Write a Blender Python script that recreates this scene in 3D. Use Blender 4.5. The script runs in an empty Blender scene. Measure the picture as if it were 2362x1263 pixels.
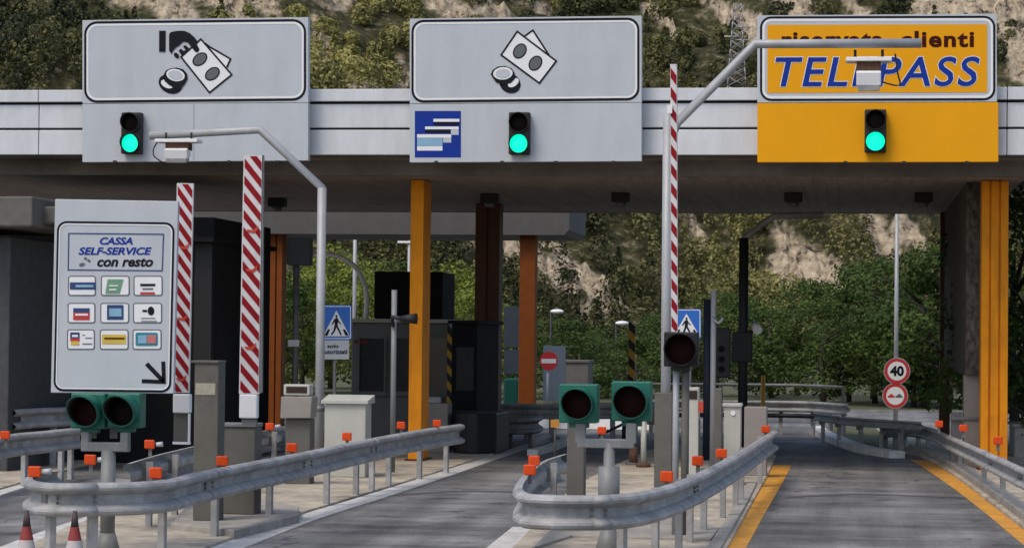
import bpy, bmesh, math, random
import numpy as np
from mathutils import Vector, Matrix
from mathutils.geometry import tessellate_polygon

S = bpy.context.scene
COL = S.collection
R_ = math.radians
rnd = random.Random(7)

# ---------------------------------------------------------------- camera
PW, PH, FPX = 2362.0, 1263.0, 5765.0
CAM = Vector((0, 0, 2.16))
YAW, PITCH, ROLL = R_(7.75), R_(1.386), R_(0.58)
cd = bpy.data.cameras.new('camera')
cam = bpy.data.objects.new('camera', cd)
COL.objects.link(cam)
ROT = Matrix.Rotation(YAW, 3, 'Z') @ Matrix.Rotation(math.pi / 2 + PITCH, 3, 'X') @ Matrix.Rotation(ROLL, 3, 'Z')
cam.matrix_world = Matrix.Translation(CAM) @ ROT.to_4x4()
cd.sensor_width = 36
cd.lens = 36 * FPX / PW
cd.clip_start, cd.clip_end = 0.5, 3000
S.camera = cam

# ---------------------------------------------------------------- light
SUN_AZ, SUN_EL = R_(214), R_(57)          # clockwise from +Y
W = bpy.data.worlds.new('World')
S.world = W
W.use_nodes = True
wn = W.node_tree
sky = wn.nodes.new('ShaderNodeTexSky')
sky.sky_type = 'NISHITA'
sky.sun_disc = False
sky.sun_elevation, sky.sun_rotation = SUN_EL, SUN_AZ
sky.air_density, sky.dust_density, sky.ozone_density = 1.0, 2.5, 0.4
bg = wn.nodes['Background']
bg.inputs['Strength'].default_value = 0.15
wn.links.new(sky.outputs['Color'], bg.inputs['Color'])
sd = bpy.data.lights.new('sun', 'SUN')
sd.energy, sd.angle, sd.color = 1.25, R_(22), (1.0, 0.90, 0.77)
sun = bpy.data.objects.new('sun', sd)
COL.objects.link(sun)
to_sun = Vector((math.sin(SUN_AZ) * math.cos(SUN_EL), math.cos(SUN_AZ) * math.cos(SUN_EL), math.sin(SUN_EL)))
sun.rotation_euler = to_sun.to_track_quat('Z', 'Y').to_euler()
sun.location = to_sun * 60
S.view_settings.view_transform = 'Standard'
S.view_settings.look = 'None'
S.view_settings.exposure = 0.32
S.view_settings.gamma = 1.0

# ---------------------------------------------------------------- geometry of the view: photo measurements -> metres
def ray(u, v):
    return ROT @ Vector(((u - PW / 2) / FPX, -(v - PH / 2) / FPX, -1))
def D(u, v, d):                # point at depth d along the view axis
    return CAM + ray(u, v) * d
def G(u, v, z=0.0):            # point on the horizontal plane z
    r = ray(u, v)
    return CAM + r * ((z - CAM.z) / r.z)
def PL(u, v, Y):               # point on the plane y = Y, across the lanes
    r = ray(u, v)
    return CAM + r * ((Y - CAM.y) / r.y)
def depth(p):
    return -((p - CAM) @ ROT)[2] if False else -(ROT.transposed() @ (p - CAM))[2]
def proj(p):
    q = ROT.transposed() @ (Vector(p) - CAM)
    return (PW / 2 - FPX * q.x / q.z, PH / 2 + FPX * q.y / q.z)
def YD(u, d):
    return D(u, 771, d).y

# ---------------------------------------------------------------- materials
def mat(name, col, rough=0.6, metal=0.0, var=0.15, scale=6.0, bump=0.0, dirt=0.0, dirtcol=(0.06, 0.05, 0.04),
        dscale=1.2, spec=0.4, emit=None, estr=0.0, stretch=None, streak=0.0):
    m = bpy.data.materials.new(name)
    m.use_nodes = True
    nt = m.node_tree
    N, L = nt.nodes, nt.links
    b = N['Principled BSDF']
    b.inputs['Roughness'].default_value = rough
    b.inputs['Metallic'].default_value = metal
    b.inputs['Specular IOR Level'].default_value = spec
    tc = N.new('ShaderNodeTexCoord')
    mp = N.new('ShaderNodeMapping')
    if stretch:
        mp.inputs['Scale'].default_value = stretch
    L.new(tc.outputs['Object'], mp.inputs['Vector'])
    n1 = N.new('ShaderNodeTexNoise')
    n1.inputs['Scale'].default_value = scale
    n1.inputs['Detail'].default_value = 8
    n1.inputs['Roughness'].default_value = 0.65
    L.new(mp.outputs['Vector'], n1.inputs['Vector'])
    rp = N.new('ShaderNodeValToRGB')
    rp.color_ramp.elements[0].position = 0.3
    rp.color_ramp.elements[1].position = 0.72
    rp.color_ramp.elements[0].color = [max(0, c * (1 - var)) for c in col] + [1]
    rp.color_ramp.elements[1].color = [min(1, c * (1 + var)) for c in col] + [1]
    L.new(n1.outputs['Fac'], rp.inputs['Fac'])
    out = rp.outputs['Color']
    if dirt > 0:
        n2 = N.new('ShaderNodeTexNoise')
        n2.inputs['Scale'].default_value = dscale
        n2.inputs['Detail'].default_value = 7
        n2.inputs['Roughness'].default_value = 0.7
        L.new(mp.outputs['Vector'] if not streak else tc.outputs['Object'], n2.inputs['Vector'])
        if streak:
            m2 = N.new('ShaderNodeMapping')
            m2.inputs['Scale'].default_value = (streak, streak, 0.5)
            L.new(tc.outputs['Object'], m2.inputs['Vector'])
            L.new(m2.outputs['Vector'], n2.inputs['Vector'])
        r2 = N.new('ShaderNodeValToRGB')
        r2.color_ramp.elements[0].position = 0.42
        r2.color_ramp.elements[1].position = 0.75
        r2.color_ramp.elements[0].color = (0, 0, 0, 1)
        r2.color_ramp.elements[1].color = (dirt, dirt, dirt, 1)
        L.new(n2.outputs['Fac'], r2.inputs['Fac'])
        mx = N.new('ShaderNodeMix')
        mx.data_type = 'RGBA'
        L.new(r2.outputs['Color'], mx.inputs[0])
        L.new(out, mx.inputs[6])
        mx.inputs[7].default_value = list(dirtcol) + [1]
        out = mx.outputs[2]
    L.new(out, b.inputs['Base Color'])
    if bump > 0:
        bp = N.new('ShaderNodeBump')
        bp.inputs['Strength'].default_value = bump
        bp.inputs['Distance'].default_value = 0.02
        L.new(n1.outputs['Fac'], bp.inputs['Height'])
        L.new(bp.outputs['Normal'], b.inputs['Normal'])
    if emit:
        b.inputs['Emission Color'].default_value = list(emit) + [1]
        b.inputs['Emission Strength'].default_value = estr
    return m

M = {}
M['fascia'] = mat('white_fascia_paint', (0.61, 0.635, 0.66), 0.45, var=0.05, scale=1.5, dirt=0.45, dirtcol=(0.36, 0.36, 0.35), streak=2.0)
M['groove'] = mat('dark_joint', (0.03, 0.03, 0.03), 0.8)
M['soffit'] = mat('brown_soffit', (0.29, 0.235, 0.195), 0.75, var=0.22, scale=3, stretch=(6, 0.4, 1), dirt=0.6, dirtcol=(0.12, 0.10, 0.085), dscale=.8)
M['beam'] = mat('dark_edge_beam', (0.19, 0.165, 0.145), 0.7, var=0.25, scale=2, dirt=0.5)
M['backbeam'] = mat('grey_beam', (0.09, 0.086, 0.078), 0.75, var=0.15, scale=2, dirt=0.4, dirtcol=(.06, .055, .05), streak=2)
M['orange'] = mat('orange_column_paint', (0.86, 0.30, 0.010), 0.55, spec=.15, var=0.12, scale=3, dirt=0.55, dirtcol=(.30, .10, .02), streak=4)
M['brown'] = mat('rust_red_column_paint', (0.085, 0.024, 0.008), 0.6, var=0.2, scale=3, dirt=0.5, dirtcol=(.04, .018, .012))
M['black'] = mat('black_paint', (0.012, 0.012, 0.013), 0.5, var=0.2)
M['sign'] = mat('sign_grey_white', (0.47, 0.50, 0.535), 0.5, var=0.035, scale=2.0, dirt=0.38, dirtcol=(.34, .365, .375), streak=2)
M['signw'] = mat('sign_white_line', (0.74, 0.75, 0.76), 0.5, var=0.03)
M['ink'] = mat('sign_black_ink', (0.010, 0.011, 0.015), 0.6, spec=.12, var=0.1)
M['inkg'] = mat('sign_grey_ink', (0.10, 0.11, 0.125), 0.5, var=0.1)
M['yellow'] = mat('sign_yellow', (0.76, 0.335, 0.006), 0.6, spec=.12, var=0.04, scale=1.5, dirt=0.2, dirtcol=(.66, .31, .02), streak=2)
M['maroon'] = mat('sign_maroon_ink', (0.05, 0.006, 0.004), 0.6, spec=.1, var=0.1)
M['blue'] = mat('sign_blue_ink', (0.010, 0.035, 0.27), 0.6, spec=.12, var=0.1)
M['blues'] = mat('sign_blue', (0.02, 0.13, 0.50), 0.45, var=0.1)
M['navy'] = mat('sign_navy', (0.02, 0.05, 0.16), 0.5, var=0.1)
M['cyan'] = mat('sign_cyan', (0.22, 0.40, 0.55), 0.5, var=0.1)
M['sred'] = mat('sign_red', (0.50, 0.03, 0.035), 0.5, var=0.1)
M['sgreen'] = mat('sign_green', (0.14, 0.30, 0.18), 0.5, var=0.15, scale=40)
M['smustard'] = mat('sign_mustard', (0.60, 0.42, 0.06), 0.5, var=0.1)
M['steel'] = mat('galvanised_steel', (0.37, 0.37, 0.37), 0.62, 0.1, var=0.26, scale=5, dirt=0.7, dirtcol=(.13, .125, .115), dscale=2.2, bump=0.05)
M['steel2'] = mat('weathered_steel', (0.20, 0.20, 0.20), 0.6, 0.25, var=0.3, scale=5, dirt=0.6, dirtcol=(.06, .05, .04))
M['pole'] = mat('grey_pole_paint', (0.36, 0.37, 0.38), 0.5, 0.15, var=0.12, scale=3, dirt=0.3, dirtcol=(.2, .2, .19), streak=5)
M['stand'] = mat('dull_grey_paint', (0.21, 0.22, 0.22), 0.55, 0.1, var=0.2, scale=4, dirt=0.5, dirtcol=(.1, .1, .095), streak=5)
M['darkpole'] = mat('dark_pole_paint', (0.018, 0.02, 0.024), 0.6, var=0.2)
M['bluepole'] = mat('navy_pole_paint', (0.014, 0.022, 0.04), 0.6, var=0.2)
M['concrete'] = mat('island_concrete', (0.47, 0.415, 0.325), 0.9, var=0.25, scale=5, bump=0.3, dirt=0.95, dirtcol=(.13, .115, .095), dscale=1.3)
M['kerb'] = mat('kerb_concrete', (0.34, 0.32, 0.285), 0.9, var=0.2, scale=7, bump=0.3, dirt=0.6, dirtcol=(.12, .11, .09), dscale=1.4)
M['pillar'] = mat('dark_concrete', (0.125, 0.12, 0.105), 0.85, var=0.18, scale=5, bump=0.15, dirt=0.5, dirtcol=(.06, .055, .05))
M['cab'] = mat('beige_cabinet', (0.46, 0.46, 0.41), 0.6, var=0.06, scale=3, dirt=0.35, dirtcol=(.26, .25, .22), streak=3)
M['cabtan'] = mat('tan_cabinet', (0.27, 0.245, 0.22), 0.7, var=0.1, scale=5, dirt=0.35, dirtcol=(.15, .13, .11))
M['white'] = mat('white_paint', (0.78, 0.78, 0.78), 0.5, var=0.04, dirt=0.15, dirtcol=(.5, .5, .48))
M['armw'] = mat('barrier_white', (0.62, 0.60, 0.60), 0.5, var=0.08, scale=9, dirt=0.3, dirtcol=(.40, .36, .35), dscale=6)
M['armr'] = mat('barrier_red', (0.25, 0.008, 0.014), 0.6, spec=.12, var=0.22, scale=9, dirt=0.35, dirtcol=(.16, .015, .02), dscale=5)
M['armo'] = mat('barrier_scuff', (0.50, 0.05, 0.025), 0.5, var=0.15)
M['teal'] = mat('signal_teal', (0.010, 0.125, 0.088), 0.45, var=0.15, dirt=0.4, dirtcol=(.008, .07, .05), dscale=6)
M['lensoff'] = mat('unlit_lens', (0.006, 0.003, 0.003), 0.5, var=0.3, scale=40, spec=0.08)
M['lensred'] = mat('unlit_red_lens', (0.018, 0.003, 0.0035), 0.5, var=0.3, scale=40, spec=0.08)
M['lensgrn'] = mat('lit_green_lens', (0.0, 0.3, 0.2), 0.4, var=0.05, emit=(0.0, 1.0, 0.50), estr=1.1)
M['hood'] = mat('signal_black', (0.014, 0.014, 0.015), 0.6, var=0.2)
M['reflect'] = mat('orange_reflector', (0.62, 0.062, 0.008), 0.4, spec=.25, var=0.25, scale=30)
M['amber'] = mat('amber_reflector', (0.85, 0.36, 0.05), 0.35, var=0.15, scale=30)
M['conew'] = mat('cone_white', (0.50, 0.46, 0.45), 0.7, var=0.2, scale=12, dirt=0.5, dirtcol=(.22, .18, .18), dscale=8)
M['coner'] = mat('cone_red', (0.26, 0.035, 0.033), 0.7, var=0.2, scale=12, dirt=0.5, dirtcol=(.14, .04, .04), dscale=8)
M['glass'] = mat('dark_window_glass', (0.055, 0.057, 0.06), 0.15, var=0.1, spec=0.5)
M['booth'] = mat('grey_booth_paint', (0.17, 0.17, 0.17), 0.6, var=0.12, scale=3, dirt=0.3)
M['boothd'] = mat('deep_shade_booth_paint', (0.012, 0.012, 0.013), 0.8, var=0.3, scale=2, spec=.1)  # near-black: deep canopy shade put into the booth colour
M['stone'] = mat('grey_rough_wall', (0.12, 0.115, 0.10), 0.9, var=0.75, scale=14, bump=1.0, stretch=(1, 1, .45), dirt=0.7, dirtcol=(.025, .024, .02), dscale=6, spec=.1)
M['ymark'] = mat('yellow_road_paint', (0.66, 0.30, 0.03), 0.8, var=0.2, scale=12, dirt=0.8, dirtcol=(.24, .15, .07), dscale=3.2)
M['wmark'] = mat('white_road_paint', (0.58, 0.57, 0.54), 0.8, var=0.16, scale=12, dirt=0.8, dirtcol=(.24, .235, .22), dscale=3.2)
M['grass'] = mat('verge_grass', (0.075, 0.085, 0.035), 0.95, var=0.5, scale=3, bump=0.5, dirt=0.6, dirtcol=(.14, .12, .08), dscale=0.5)
M['tarpatch'] = mat('seam_tar', (0.085, 0.085, 0.088), 0.85, var=0.2, scale=6)
M['label'] = mat('pale_sticker', (0.36, 0.34, 0.26), 0.6, var=0.25, scale=60)
M['ledoff'] = mat('led_display', (0.03, 0.012, 0.010), 0.4, var=0.5, scale=60)
M['bark'] = mat('tree_bark', (0.06, 0.05, 0.04), 0.9, var=0.3, scale=6)
M['hyellow'] = mat('hazard_yellow', (0.60, 0.33, 0.03), 0.6, var=0.12)
M['rust'] = mat('rust_brown', (0.12, 0.06, 0.035), 0.9, var=0.3, scale=10)

def asphalt():
    m = bpy.data.materials.new('worn_asphalt')
    m.use_nodes = True
    N, L = m.node_tree.nodes, m.node_tree.links
    b = N['Principled BSDF']
    b.inputs['Roughness'].default_value = 0.85
    b.inputs['Specular IOR Level'].default_value = 0.25
    tc = N.new('ShaderNodeTexCoord')
    def noise(sc, stretch, det=8, rough=0.6):
        mp = N.new('ShaderNodeMapping'); mp.inputs['Scale'].default_value = stretch
        L.new(tc.outputs['Object'], mp.inputs['Vector'])
        n = N.new('ShaderNodeTexNoise'); n.inputs['Scale'].default_value = sc
        n.inputs['Detail'].default_value = det; n.inputs['Roughness'].default_value = rough
        L.new(mp.outputs['Vector'], n.inputs['Vector'])
        return n.outputs['Fac']
    def ramp(f, p0, p1, c0, c1):
        r = N.new('ShaderNodeValToRGB')
        r.color_ramp.elements[0].position = p0; r.color_ramp.elements[1].position = p1
        r.color_ramp.elements[0].color = (*c0, 1); r.color_ramp.elements[1].color = (*c1, 1)
        L.new(f, r.inputs['Fac']); return r.outputs['Color']
    def mixm(a, c):
        x = N.new('ShaderNodeMix'); x.data_type = 'RGBA'; x.blend_type = 'MULTIPLY'; x.inputs[0].default_value = 1
        L.new(a, x.inputs[6]); L.new(c, x.inputs[7]); return x.outputs[2]
    grain = noise(30, (1, 1, 1), 5, 0.75)
    base = ramp(grain, 0.3, 0.75, (0.125, 0.124, 0.122), (0.34, 0.337, 0.332))
    patch = ramp(noise(0.5, (1, 0.6, 1), 6, 0.62), 0.35, 0.7, (0.60, 0.60, 0.61), (1.2, 1.2, 1.19))
    cross = ramp(noise(0.55, (0.35, 2.2, 1), 6, 0.6), 0.35, 0.68, (0.62, 0.62, 0.62), (1.2, 1.2, 1.2))
    track = ramp(noise(1.1, (1.6, 0.06, 1), 4, 0.5), 0.38, 0.66, (0.66, 0.66, 0.66), (1.14, 1.14, 1.13))
    nd = N.new('ShaderNodeTexNoise'); nd.inputs['Scale'].default_value = 1.3; nd.inputs['Detail'].default_value = 5
    L.new(tc.outputs['Object'], nd.inputs['Vector'])
    va = N.new('ShaderNodeVectorMath'); va.operation = 'MULTIPLY_ADD'; va.inputs[1].default_value = (1.6, 1.6, 0)
    L.new(nd.outputs['Color'], va.inputs[0]); L.new(tc.outputs['Object'], va.inputs[2])
    vo = N.new('ShaderNodeTexVoronoi'); vo.feature = 'DISTANCE_TO_EDGE'; vo.inputs['Scale'].default_value = .30
    L.new(va.outputs[0], vo.inputs['Vector'])
    crack = ramp(vo.outputs['Distance'], 0.0, 0.012, (0.45, 0.45, 0.45), (1, 1, 1))
    oil = ramp(noise(1.6, (1, .8, 1), 4, .55), 0.55, 0.70, (1.06, 1.06, 1.05), (0.58, 0.58, 0.59))
    L.new(mixm(mixm(mixm(mixm(mixm(base, patch), cross), track), crack), oil), b.inputs['Base Color'])
    bp = N.new('ShaderNodeBump'); bp.inputs['Strength'].default_value = 0.35; bp.inputs['Distance'].default_value = 0.01
    L.new(grain, bp.inputs['Height']); L.new(bp.outputs['Normal'], b.inputs['Normal'])
    return m
M['asphalt'] = asphalt()

def leafmat(name, c0, c1, trans=0.25):
    m = bpy.data.materials.new(name)
    m.use_nodes = True
    N, L = m.node_tree.nodes, m.node_tree.links
    b = N['Principled BSDF']
    b.inputs['Roughness'].default_value = 0.7
    b.inputs['Specular IOR Level'].default_value = 0.2
    at = N.new('ShaderNodeAttribute'); at.attribute_name = 'tint'
    r = N.new('ShaderNodeValToRGB')
    r.color_ramp.elements[0].color = (*c0, 1); r.color_ramp.elements[1].color = (*c1, 1)
    L.new(at.outputs['Fac'], r.inputs['Fac'])
    L.new(r.outputs['Color'], b.inputs['Base Color'])
    t = N.new('ShaderNodeBsdfTranslucent'); L.new(r.outputs['Color'], t.inputs['Color'])
    mx = N.new('ShaderNodeMixShader'); mx.inputs[0].default_value = trans
    L.new(b.outputs[0], mx.inputs[1]); L.new(t.outputs[0], mx.inputs[2])
    L.new(mx.outputs[0], N['Material Output'].inputs['Surface'])
    return m
M['leafhill'] = leafmat('hillside_foliage', (0.022, 0.034, 0.018), (0.40, 0.37, 0.13), 0.25)
M['leafgreen'] = leafmat('broad_leaf_foliage', (0.022, 0.042, 0.012), (0.10, 0.15, 0.028))
M['leaflime'] = leafmat('light_leaf_foliage', (0.09, 0.125, 0.022), (0.27, 0.31, 0.05))

# ---------------------------------------------------------------- mesh helpers
class MB:
    def __init__(s):
        s.v, s.f, s.m, s.sm = [], [], [], []
    def face(s, idx, mi=0, smooth=False):
        s.f.append(list(idx)); s.m.append(mi); s.sm.append(smooth)
    def verts(s, pts):
        n = len(s.v); s.v += [Vector(p) for p in pts]; return n
    def box(s, x0, x1, y0, y1, z0, z1, mi=0):
        n = s.verts([(x0, y0, z0), (x1, y0, z0), (x1, y1, z0), (x0, y1, z0), (x0, y0, z1), (x1, y0, z1), (x1, y1, z1), (x0, y1, z1)])
        for q in ((0, 3, 2, 1), (4, 5, 6, 7), (0, 1, 5, 4), (1, 2, 6, 5), (2, 3, 7, 6), (3, 0, 4, 7)):
            s.face([n + i for i in q], mi)
        return s
    def obox(s, c, ax, ay, az, mi=0):        # centre and three half vectors
        c, ax, ay, az = map(Vector, (c, ax, ay, az))
        n = s.verts([c - ax - ay - az, c + ax - ay - az, c + ax + ay - az, c - ax + ay - az, c - ax - ay + az, c + ax - ay + az, c + ax + ay + az, c - ax + ay + az])
        for q in ((0, 3, 2, 1), (4, 5, 6, 7), (0, 1, 5, 4), (1, 2, 6, 5), (2, 3, 7, 6), (3, 0, 4, 7)):
            s.face([n + i for i in q], mi)
        return s
    def tube(s, pts, r, n=14, mi=0, caps=True):
        pts = [Vector(p) for p in pts]
        rr = r if isinstance(r, (list, tuple)) else [r] * len(pts)
        rings = []
        for i, p in enumerate(pts):
            a = (pts[i] - pts[i - 1]).normalized() if i else None
            c = (pts[i + 1] - pts[i]).normalized() if i < len(pts) - 1 else None
            t = ((a or c) + (c or a)).normalized()
            up = Vector((0, 0, 1)) if abs(t.z) < 0.95 else Vector((0, 1, 0))
            x = t.cross(up).normalized(); y = x.cross(t)
            rings.append(s.verts([p + (x * math.cos(k * 2 * math.pi / n) + y * math.sin(k * 2 * math.pi / n)) * rr[i] for k in range(n)]))
        for a, b2 in zip(rings, rings[1:]):
            for k in range(n):
                s.face((a + k, a + (k + 1) % n, b2 + (k + 1) % n, b2 + k), mi, True)
        if caps:
            s.face([rings[0] + k for k in range(n)][::-1], mi)
            s.face([rings[-1] + k for k in range(n)], mi)
        return s
    def prism(s, pts, ext, mi=0, mside=None):
        pts = [Vector(p) for p in pts]; ext = Vector(ext); k = len(pts)
        a = s.verts(pts); b2 = s.verts([p + ext for p in pts])
        for t in tessellate_polygon([pts]):
            s.face([a + i for i in t], mi); s.face([b2 + i for i in t][::-1], mi)
        for i in range(k):
            j = (i + 1) % k
            s.face((a + i, a + j, b2 + j, b2 + i), mi if mside is None else mside)
        return s
    def flat(s, loops, mi=0):                # polygon with holes, one sheet
        loops = [[Vector(p) for p in l] for l in loops]
        allp = [p for l in loops for p in l]
        a = s.verts(allp)
        for t in tessellate_polygon(loops):
            s.face([a + i for i in t], mi)
        return s
    def sphere(s, c, r, n=12, mi=0, sc=(1, 1, 1)):
        c = Vector(c); rings = []
        for i in range(1, n // 2):
            th = math.pi * i / (n // 2)
            rings.append(s.verts([c + Vector((math.sin(th) * math.cos(2 * math.pi * k / n) * r * sc[0], math.sin(th) * math.sin(2 * math.pi * k / n) * r * sc[1], math.cos(th) * r * sc[2])) for k in range(n)]))
        t = s.verts([c + Vector((0, 0, r * sc[2]))]); bt = s.verts([c - Vector((0, 0, r * sc[2]))])
        for k in range(n):
            s.face((t, rings[0] + k, rings[0] + (k + 1) % n), mi, True)
            s.face((bt, rings[-1] + (k + 1) % n, rings[-1] + k), mi, True)
        for a, b2 in zip(rings, rings[1:]):
            for k in range(n):
                s.face((a + k, b2 + k, b2 + (k + 1) % n, a + (k + 1) % n), mi, True)
        return s
    def build(s, name, mats, parent=None, origin=None, bevel=0.0, fix=True):
        if parent is not None:
            o0 = worldloc(parent)
            if origin is not None:
                o1 = Vector(origin)
            else:
                o1 = o0
        else:
            o1 = Vector(origin) if origin is not None else Vector((0, 0, 0)); o0 = Vector((0, 0, 0))
        me = bpy.data.meshes.new(name)
        me.from_pydata([tuple(p - o1) for p in s.v], [], s.f)
        if not isinstance(mats, (list, tuple)):
            mats = [mats]
        for m_ in mats:
            me.materials.append(m_)
        me.polygons.foreach_set('material_index', s.m)
        me.polygons.foreach_set('use_smooth', s.sm)
        if fix:
            bm = bmesh.new(); bm.from_mesh(me)
            bmesh.ops.recalc_face_normals(bm, faces=bm.faces)
            bm.to_mesh(me); bm.free()
        me.update()
        o = bpy.data.objects.new(name, me)
        COL.objects.link(o)
        if parent is not None:
            o.parent = parent
        o.location = o1 - o0
        if bevel:
            bv = o.modifiers.new('bevel', 'BEVEL'); bv.width = bevel; bv.segments = 2; bv.limit_method = 'ANGLE'
        return o

def worldloc(o):
    p = Vector(o.location)
    while o.parent:
        o = o.parent; p += Vector(o.location)
    return p
def tag(o, label=None, cat=None, group=None, kind=None):
    if label: o['label'] = label
    if cat: o['category'] = cat
    if group: o['group'] = group
    if kind: o['kind'] = kind
    return o
def thing(name, label, cat, loc, group=None):
    o = bpy.data.objects.new(name, None)
    o.empty_display_size = 0.2
    COL.objects.link(o); o.location = loc
    return tag(o, label, cat, group)
def dup(o, loc, label=None, group=None, parent=None):
    c = o.copy(); COL.objects.link(c)
    if parent is not None: c.parent = parent
    else: c.location = loc
    if label: c['label'] = label
    if group: c['group'] = group
    for ch in o.children:
        dup(ch, None, parent=c)
    return c

# drawing on a plane across the lanes, in photo coordinates
def strokes(mb, pts, w, fn, closed=False, mi=0):
    n = len(pts)
    P2 = [Vector(p) for p in pts]
    L_, R2 = [], []
    for i in range(n):
        a = P2[i - 1] if (i or closed) else None
        c = P2[(i + 1) % n] if (i < n - 1 or closed) else None
        d1 = (P2[i] - a).normalized() if a is not None else (c - P2[i]).normalized()
        d2 = (c - P2[i]).normalized() if c is not None else d1
        nn = Vector((-(d1 + d2).y, (d1 + d2).x)).normalized()
        k = w / 2 / max(0.35, nn.dot(Vector((-d1.y, d1.x))))
        L_.append(P2[i] + nn * k); R2.append(P2[i] - nn * k)
    for i in range(n if closed else n - 1):
        j = (i + 1) % n
        a = mb.verts([fn(*L_[i]), fn(*L_[j]), fn(*R2[j]), fn(*R2[i])])
        mb.face((a, a + 1, a + 2, a + 3), mi)
def rrect(u0, v0, u1, v1, r, n=6):
    out = []
    for cx, cy, a0 in ((u1 - r, v0 + r, -90), (u1 - r, v1 - r, 0), (u0 + r, v1 - r, 90), (u0 + r, v0 + r, 180)):
        for k in range(n + 1):
            a = R_(a0 + 90 * k / n); out.append((cx + r * math.cos(a), cy + r * math.sin(a)))
    return out
def ell(cx, cy, rx, ry, rot=0, n=28):
    c, s_ = math.cos(R_(rot)), math.sin(R_(rot)); o = []
    for k in range(n):
        a = 2 * math.pi * k / n; x, y = rx * math.cos(a), ry * math.sin(a)
        o.append((cx + x * c - y * s_, cy + x * s_ + y * c))
    return o
def rect(u0, v0, u1, v1):
    return [(u0, v0), (u1, v0), (u1, v1), (u0, v1)]
def art(name, parent, m, fn, loops_list):
    mb = MB()
    for loops in loops_list:
        if isinstance(loops[0][0], (int, float)):
            loops = [loops]
        mb.flat([[fn(*p) for p in l] for l in loops])
    return mb.build(name, m, parent, fix=False)
def lettering(name, parent, m, fn, txt, box, shear=0.0, off=0.0, space=1.0):
    cu = bpy.data.curves.new('lettering', 'FONT')
    cu.body = txt; cu.shear = shear; cu.offset = off; cu.space_character = space
    cu.dimensions = '2D'; cu.fill_mode = 'BOTH'; cu.resolution_u = 4
    o = bpy.data.objects.new('lettering', cu); COL.objects.link(o)
    dg = bpy.context.evaluated_depsgraph_get(); dg.update()
    me0 = bpy.data.meshes.new_from_object(o.evaluated_get(dg))
    vs = [v.co.copy() for v in me0.vertices]; fs = [list(p.vertices) for p in me0.polygons]
    bpy.data.objects.remove(o); bpy.data.meshes.remove(me0); bpy.data.curves.remove(cu)
    x0, x1 = min(v.x for v in vs), max(v.x for v in vs); y0, y1 = min(v.y for v in vs), max(v.y for v in vs)
    u0, v0, u1, v1 = box
    mb = MB()
    mb.verts([fn(u0 + (v.x - x0) / (x1 - x0) * (u1 - u0), v1 - (v.y - y0) / (y1 - y0) * (v1 - v0)) for v in vs])
    for f in fs: mb.face(f)
    return mb.build(name, m, parent, fix=False)

def resample(pts, step=0.12):
    P3 = [Vector(p) for p in pts]; out = []
    for i in range(len(P3) - 1):
        p0 = P3[max(0, i - 1)]; p1 = P3[i]; p2 = P3[i + 1]; p3 = P3[min(len(P3) - 1, i + 2)]
        n = max(2, int((p2 - p1).length / step))
        for k in range(n):
            t = k / n
            out.append(0.5 * ((2 * p1) + (p2 - p0) * t + (2 * p0 - 5 * p1 + 4 * p2 - p3) * t * t + (3 * p1 - p0 - 3 * p2 + p3) * t ** 3))
    out.append(P3[-1])
    return out

# ================================================================ THE SETTING: ground, road, islands, markings
def sheet(name, loops, z, m, kind='structure'):
    mb = MB()
    mb.flat([[(p[0], p[1], z) for p in loops]])
    o = mb.build(name, m, fix=False)
    return tag(o, kind=kind)
tag(MB().flat([[(-260, -40, -0.03), (260, -40, -0.03), (260, 420, -0.03), (-260, 420, -0.03)]]).build('ground', M['grass'], fix=False), kind='structure')
far = YD(1181, 76)
sheet('road', [(-48, -25), (14, -25), (14, 30), (17, 45), (16, 60), (13, far), (-48, far + 6)], 0.0, M['asphalt'])

def line(name, px, w, m, z=0.004):
    c = resample([G(u, v, z) for u, v in px], 0.6)
    mb = MB(); pr = None
    for i, p in enumerate(c):
        t = (c[min(i + 1, len(c) - 1)] - c[max(i - 1, 0)]).normalized()
        n = Vector((t.y, -t.x, 0)) * w / 2
        a = mb.verts([p - n, p + n])
        if pr is not None: mb.face((pr, pr + 1, a + 1, a))
        pr = a
    return tag(mb.build(name, m, fix=False), kind='structure')
line('white_lane_line', [(380, 1310), (520, 1263), (700, 1195), (860, 1145), (1000, 1100), (1100, 1066), (1180, 1040), (1260, 1014)], 0.33, M['wmark'])
line('yellow_lane_line', [(1625, 1340), (1682, 1263), (1731, 1185), (1777, 1115), (1803, 1072)], 0.33, M['ymark'])
line('yellow_lane_line', [(2440, 1290), (2362, 1228), (2290, 1172), (2215, 1118), (2150, 1076), (2120, 1060)], 0.33, M['ymark'])
line('white_lane_line', [(1080, 1320), (1155, 1263), (1213, 1214)], 0.30, M['wmark'])
line('white_lane_line', [(-60, 1300), (40, 1258), (130, 1224), (230, 1190)], 0.30, M['wmark'])
line('white_lane_line', [(-80, 1160), (0, 1133), (85, 1107)], 0.28, M['wmark'])
line('road_seam', [(1830, 1145), (1960, 1138), (2100, 1142), (2235, 1146)], 0.22, M['tarpatch'])
line('road_seam', [(905, 1142), (1040, 1132), (1190, 1133)], 0.2, M['tarpatch'])

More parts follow.
